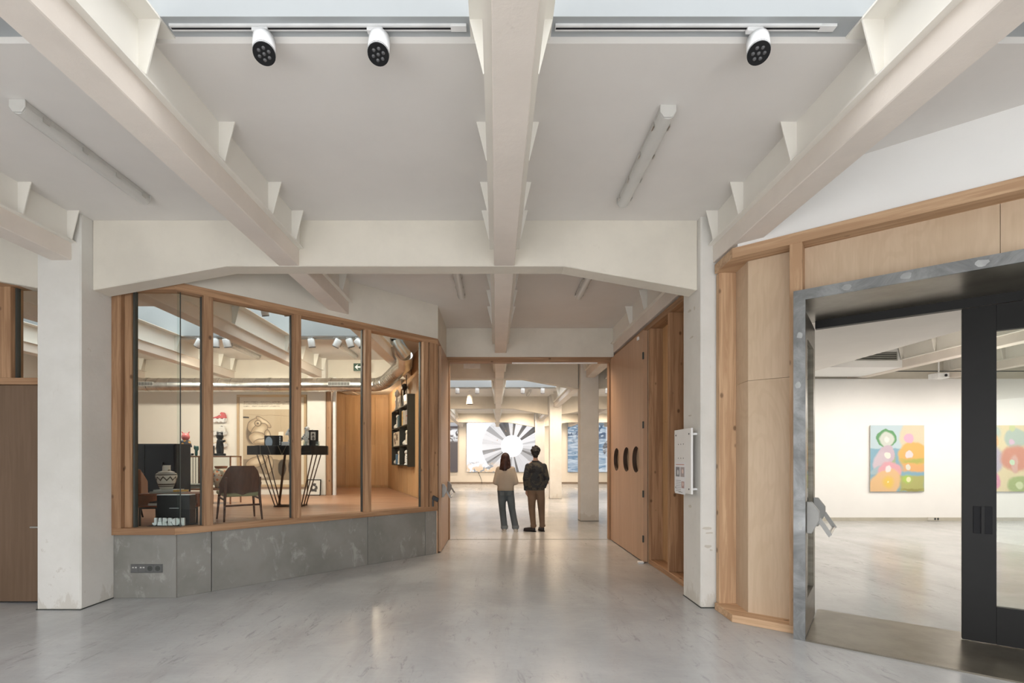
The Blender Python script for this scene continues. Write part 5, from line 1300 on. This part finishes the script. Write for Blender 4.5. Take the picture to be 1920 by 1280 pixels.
def woman_parts(o, g):
    m = MB()
    m.lathe([(.160, .862), (.172, .88), (.176, .98), (.178, 1.10), (.172, 1.22), (.150, 1.30), (.105, 1.355), (.065, 1.395)], n=28, sy=.74)
    for S in ('L', 'R'): m.limb([g['sh' + S], Vector(g['sh' + S]).lerp(Vector(g['el' + S]), .5), g['el' + S], Vector(g['el' + S]).lerp(Vector(g['wr' + S]), .55), Vector(g['el' + S]).lerp(Vector(g['wr' + S]), .9)], [.060, .064, .064, .055, .045])
    s = m.blob('sweater', plaster('beige_knit', (.40, .345, .275), var=.08, stain=0, rough=.95, bump=.6), o, .013, 3)
    MB().lathe([(.172, .855), (.176, .87), (.174, .90), (.168, .90), (.166, .857)], n=32, sy=.74).build('hem_band', plaster('beige_rib', (.37, .32, .25), stain=0, rough=.95, bump=.8), s, True)
    m = MB()
    m.limb([(-.02, 0, .86), (.02, 0, .86)], [(.135, .105, .07)] * 2); m.ball((-.07, -.035, .82), (.085, .075, .09)); m.ball((.07, -.035, .82), (.085, .075, .09))
    for S in ('L', 'R'): m.limb([g['hip' + S], Vector(g['hip' + S]).lerp(Vector(g['kn' + S]), .5), g['kn' + S], Vector(g['kn' + S]).lerp(Vector(g['an' + S]), .5), Vector(g['an' + S]) + Vector((0, 0, .01))], [(.092, .10, .08), .086, .074, .070, .072])
    DN = denim('washed_grey_blue_denim', (.105, .125, .135)); tr = m.blob('jeans', DN, o, .011, 3)
    for s_ in (-1, 1): MB().obox((s_ * .075 - .04, -.112, .755), (.08, 0, 0), (0, .02, .0), (0, .006, .085)).build('back_pocket', DN, tr, bevel=.004)
    for S in ('L', 'R'):
        a = Vector(g['an' + S]); MB().lathe([(.068, -.012), (.074, -.01), (.076, .05), (.070, .052)], (a.x, a.y, a.z - .01), 20).build('trouser_cuff', denim('pale_denim_cuff', (.17, .19, .20)), tr, True)
        t_ = Vector(g['toe' + S]); m = MB(); m.limb([(a.x, a.y - .02, .045), a.lerp(t_, .55) * 1 + Vector((0, 0, -.02)), (t_.x, t_.y, .036)], [.046, .045, .038]); sh = m.blob('shoe', plain('cream_trainer', (.52, .47, .40), .6), o, .010, 2)
        MB().prism([(a.x - .042, a.y - .065, .0), (a.x + .042, a.y - .065, 0), (t_.x + .042, t_.y, 0), (t_.x + .025, t_.y + .04, 0), (t_.x - .025, t_.y + .04, 0), (t_.x - .042, t_.y, 0)], (0, 0, .022)).build('shoe_sole', plain('rubber_sole', (.6, .57, .5), .7), sh, bevel=.004)
    m = MB(); h = Vector(g['head'])
    m.ball(h + Vector((0, -.012, .012)), (.095, .105, .118), 20, 14)
    m.limb([h + Vector((0, -.06, -.02)), h + Vector((-.01, -.085, -.12)), h + Vector((-.01, -.10, -.20)), h + Vector((-.015, -.105, -.25))], [(.088, .05, .06), (.095, .045, .07), (.105, .045, .06), (.095, .035, .04)])
    for s_ in (-1, 1): m.limb([h + Vector((s_ * .07, -.02, -.02)), h + Vector((s_ * .082, -.05, -.13)), h + Vector((s_ * .09 - .01, -.08, -.22)), h + Vector((s_ * .06 - .012, -.10, -.285))], [.035, .034, .03, .014])
    m.blob('hair', wood('dark_auburn_hair', (.055, .025, .022), (.02, .010, .010), 'z', scale=2.5, knots=False, rough=.45), o, .011, 2)
person((W0.x, W0.y, 0), 0, 'person with long dark hair in a beige sweater and grey jeans', JW_, woman_parts)
M0 = pz(1005, 996, 0)
JM = dict(hipc=(0, 0, .88), waist=(0, 0, 1.06), chest=(0, 0, 1.28), neck0=(-.01, .0, 1.46), neck1=(-.01, .01, 1.53), head=(-.01, .03, 1.645),
          shL=(-.165, 0, 1.355), elL=(-.215, -.03, 1.10), wrL=(-.195, .03, .86), hdL=(.08, .15, -1), shR=(.165, 0, 1.355), elR=(.215, -.03, 1.10), wrR=(.17, .12, .92), hdR=(-.3, .6, -.7),
          hipL=(-.09, 0, .86), knL=(-.085, .01, .48), anL=(-.055, -.02, .09), toeL=(-.22, .06, .04), hipR=(.09, 0, .86), knR=(.115, .02, .48), anR=(.135, .03, .09), toeR=(.10, .20, .04))
def man_parts(o, g):
    m = MB()
    m.lathe([(.165, .87), (.178, .89), (.180, 1.0), (.190, 1.15), (.196, 1.27), (.180, 1.36), (.130, 1.425), (.075, 1.465)], n=28, sy=.72)
    for S in ('L', 'R'): m.limb([g['sh' + S], Vector(g['sh' + S]).lerp(Vector(g['el' + S]), .5), g['el' + S], Vector(g['el' + S]).lerp(Vector(g['wr' + S]), .5), Vector(g['el' + S]).lerp(Vector(g['wr' + S]), .86)], [.066, .068, .066, .06, .052])
    tj = NT('dark_camouflage_denim'); vj = tj.coords(); cj = tj.mix(tj.ramp(tj.noise(vj, 7, 3, .6, .8), .48, .56), (.026, .030, .033), (.062, .056, .043)); tj.setc(tj.mix(tj.ramp(tj.noise(vj, 11, 3, .6, .8), .55, .62), cj, (.013, .014, .017))); tj.rough(.9); JK = tj.m
    s = m.blob('jacket', JK, o, .013, 3)
    MB().lathe([(.18, .862), (.183, .88), (.181, .92), (.174, .92), (.172, .864)], n=32, sy=.76).build('waistband', JK, s, True)
    MB().lathe([(.085, 1.435), (.078, 1.475), (.070, 1.475), (.072, 1.43)], (-.01, .0, 0), 24, 1.0, .95).build('collar', JK, s, True)
    for S in ('L', 'R'):
        e, w = Vector(g['el' + S]), Vector(g['wr' + S]); MB().tube(e.lerp(w, .80), e.lerp(w, .98), .056, .054, 16).build('jacket_cuff', JK, s, True)
    m = MB(); m.limb([(-.02, 0, .88), (.02, 0, .88)], [(.14, .105, .07)] * 2); m.ball((-.075, -.035, .83), (.085, .075, .09)); m.ball((.075, -.035, .83), (.085, .075, .09))
    for S in ('L', 'R'): m.limb([g['hip' + S], Vector(g['hip' + S]).lerp(Vector(g['kn' + S]), .5), g['kn' + S], Vector(g['kn' + S]).lerp(Vector(g['an' + S]), .5), Vector(g['an' + S]) + Vector((0, 0, .03))], [(.095, .105, .08), .088, .075, .064, .058])
    CH = denim('tan_chino', (.20, .135, .090)); tr = m.blob('trousers', CH, o, .011, 3)
    for S in ('L', 'R'):
        a = Vector(g['an' + S]); MB().lathe([(.056, 0), (.062, .002), (.064, .045), (.056, .047)], (a.x, a.y, a.z + .005), 20).build('trouser_cuff', CH, tr, True)
        t_ = Vector(g['toe' + S]); m = MB(); m.limb([(a.x, a.y, .05), a.lerp(t_, .55) + Vector((0, 0, -.02)), (t_.x, t_.y, .036)], [.046, .046, .038]); sh = m.blob('shoe', plain('black_shoe', (.022, .018, .018), .5), o, .010, 2)
        dd = (Vector((t_.x, t_.y, 0)) - Vector((a.x, a.y, 0))).normalized(); nn_ = Vector((-dd.y, dd.x, 0)); b0_ = Vector((a.x, a.y, 0)) - dd * .05; e0_ = Vector((t_.x, t_.y, 0))
        MB().prism([b0_ - nn_ * .042, e0_ - nn_ * .042, e0_ + dd * .045, e0_ + nn_ * .042, b0_ + nn_ * .042], (0, 0, .02)).build('shoe_sole', M['black_matt'], sh, bevel=.004)
    m = MB(); h = Vector(g['head']); rr_ = random.Random(5)
    m.ball(h + Vector((0, -.018, .022)), (.094, .104, .112), 20, 14)
    for k in range(46):
        a, b = rr_.random() * 2 * PI, rr_.random() ** .7 * PI * .52
        d = Vector((math.sin(b) * math.cos(a), math.sin(b) * math.sin(a), math.cos(b)))
        if d.y > .55 and d.z < .55: continue
        m.ball(h + Vector((0, -.018, .025)) + Vector((d.x * .092, d.y * .10, d.z * .108)), .016 + .008 * rr_.random(), 8, 6)
    m.limb([h + Vector((0, -.075, -.03)), h + Vector((0, -.06, -.085))], [(.07, .04, .05), (.055, .03, .03)])
    m.blob('hair', plain('black_curly_hair', (.012, .010, .010), .6), o, .008, 1)
person((M0.x, M0.y, 0), 0, 'person with short curly hair in a dark patterned jacket and tan trousers', JM, man_parts)

# ------------------------------------------------------------------ lamps
def lamp(name, loc, power, color, size=.05, spot=None, aim=None, blend=.6):
    d = bpy.data.lights.new(name, 'SPOT' if spot else 'POINT'); d.energy = power; d.color = color; d.shadow_soft_size = size
    if spot: d.spot_size = math.radians(spot); d.spot_blend = blend
    o = bpy.data.objects.new(name, d); COL.objects.link(o); o.location = loc
    if spot: o.rotation_euler = (Vector(aim or (0, 0, -1))).to_track_quat('-Z', 'Y').to_euler()
    return o
SHOPC, WARM, SOFTW = (1.0, .87, .72), (1.0, .79, .58), (1.0, .93, .84)
for x in (-7.6, -5.9, -5.0, -3.7, -2.9):
    lamp('shop_lamp', (x, 9.35, 3.42), SHOP_P, SHOPC, .08, 140, (0, .75, -.6))
for x in (-.3, 1.3): lamp('hall_light', (x, 9.75, 3.85), HALL_P * .35, WARM, .3, 155, (0, .1, -1), .8); lamp('hall_light', (x, 9.75, 3.85), HALL_P * 1.1, WARM, .4, 120, (0, -.6, -1), 1.0)  # added unseen fill lights above the lintel, brightening corridor, column and cross beam
for x, y in ((-2.9, 8.6), (-3.9, 7.6)): lamp('shop_lamp', (x, y, 3.42), SHOP_P * .9, SHOPC, .35, 110, (1, -.25, -.75))
lamp('cabinet_lamp', (-3.6, 13.6, 3.35), CAB_P, WARM, .1)
for x in (-3.4, -1.2, 1.2, 3.4, 5.6):
    lamp('hall_light', (x, 16.9, 3.7), HALL_P, WARM, .2, 150, (0, .35, -1)); lamp('hall_light', (x, 13.6, 3.7), HALL_P * .4, WARM, .3, 150, (0, .1, -1))
    lamp('hall_light', (x, 24.4, 3.7), HALL_P, WARM, .06, 150, (0, .5, -1)); lamp('hall_light', (x, 28.3, 3.7), HALL_P * .5, WARM, .06, 130, (0, .5, -1))
for x in (4.6, 6.8, 9.0, 11.2, 13.4):
    for y in (6.5, 9.6): lamp('gallery_light', (x, y, 3.42), GAL_P, SOFTW, .08, 150, (0, .35, -1))
for x in (8.6, 11.4, 14.0): lamp('gallery_light', (x, 8.6, 2.7), GAL_P * .22, SOFTW, .25)  # added fill points without fixtures, lifting the gallery ceiling and cross beam
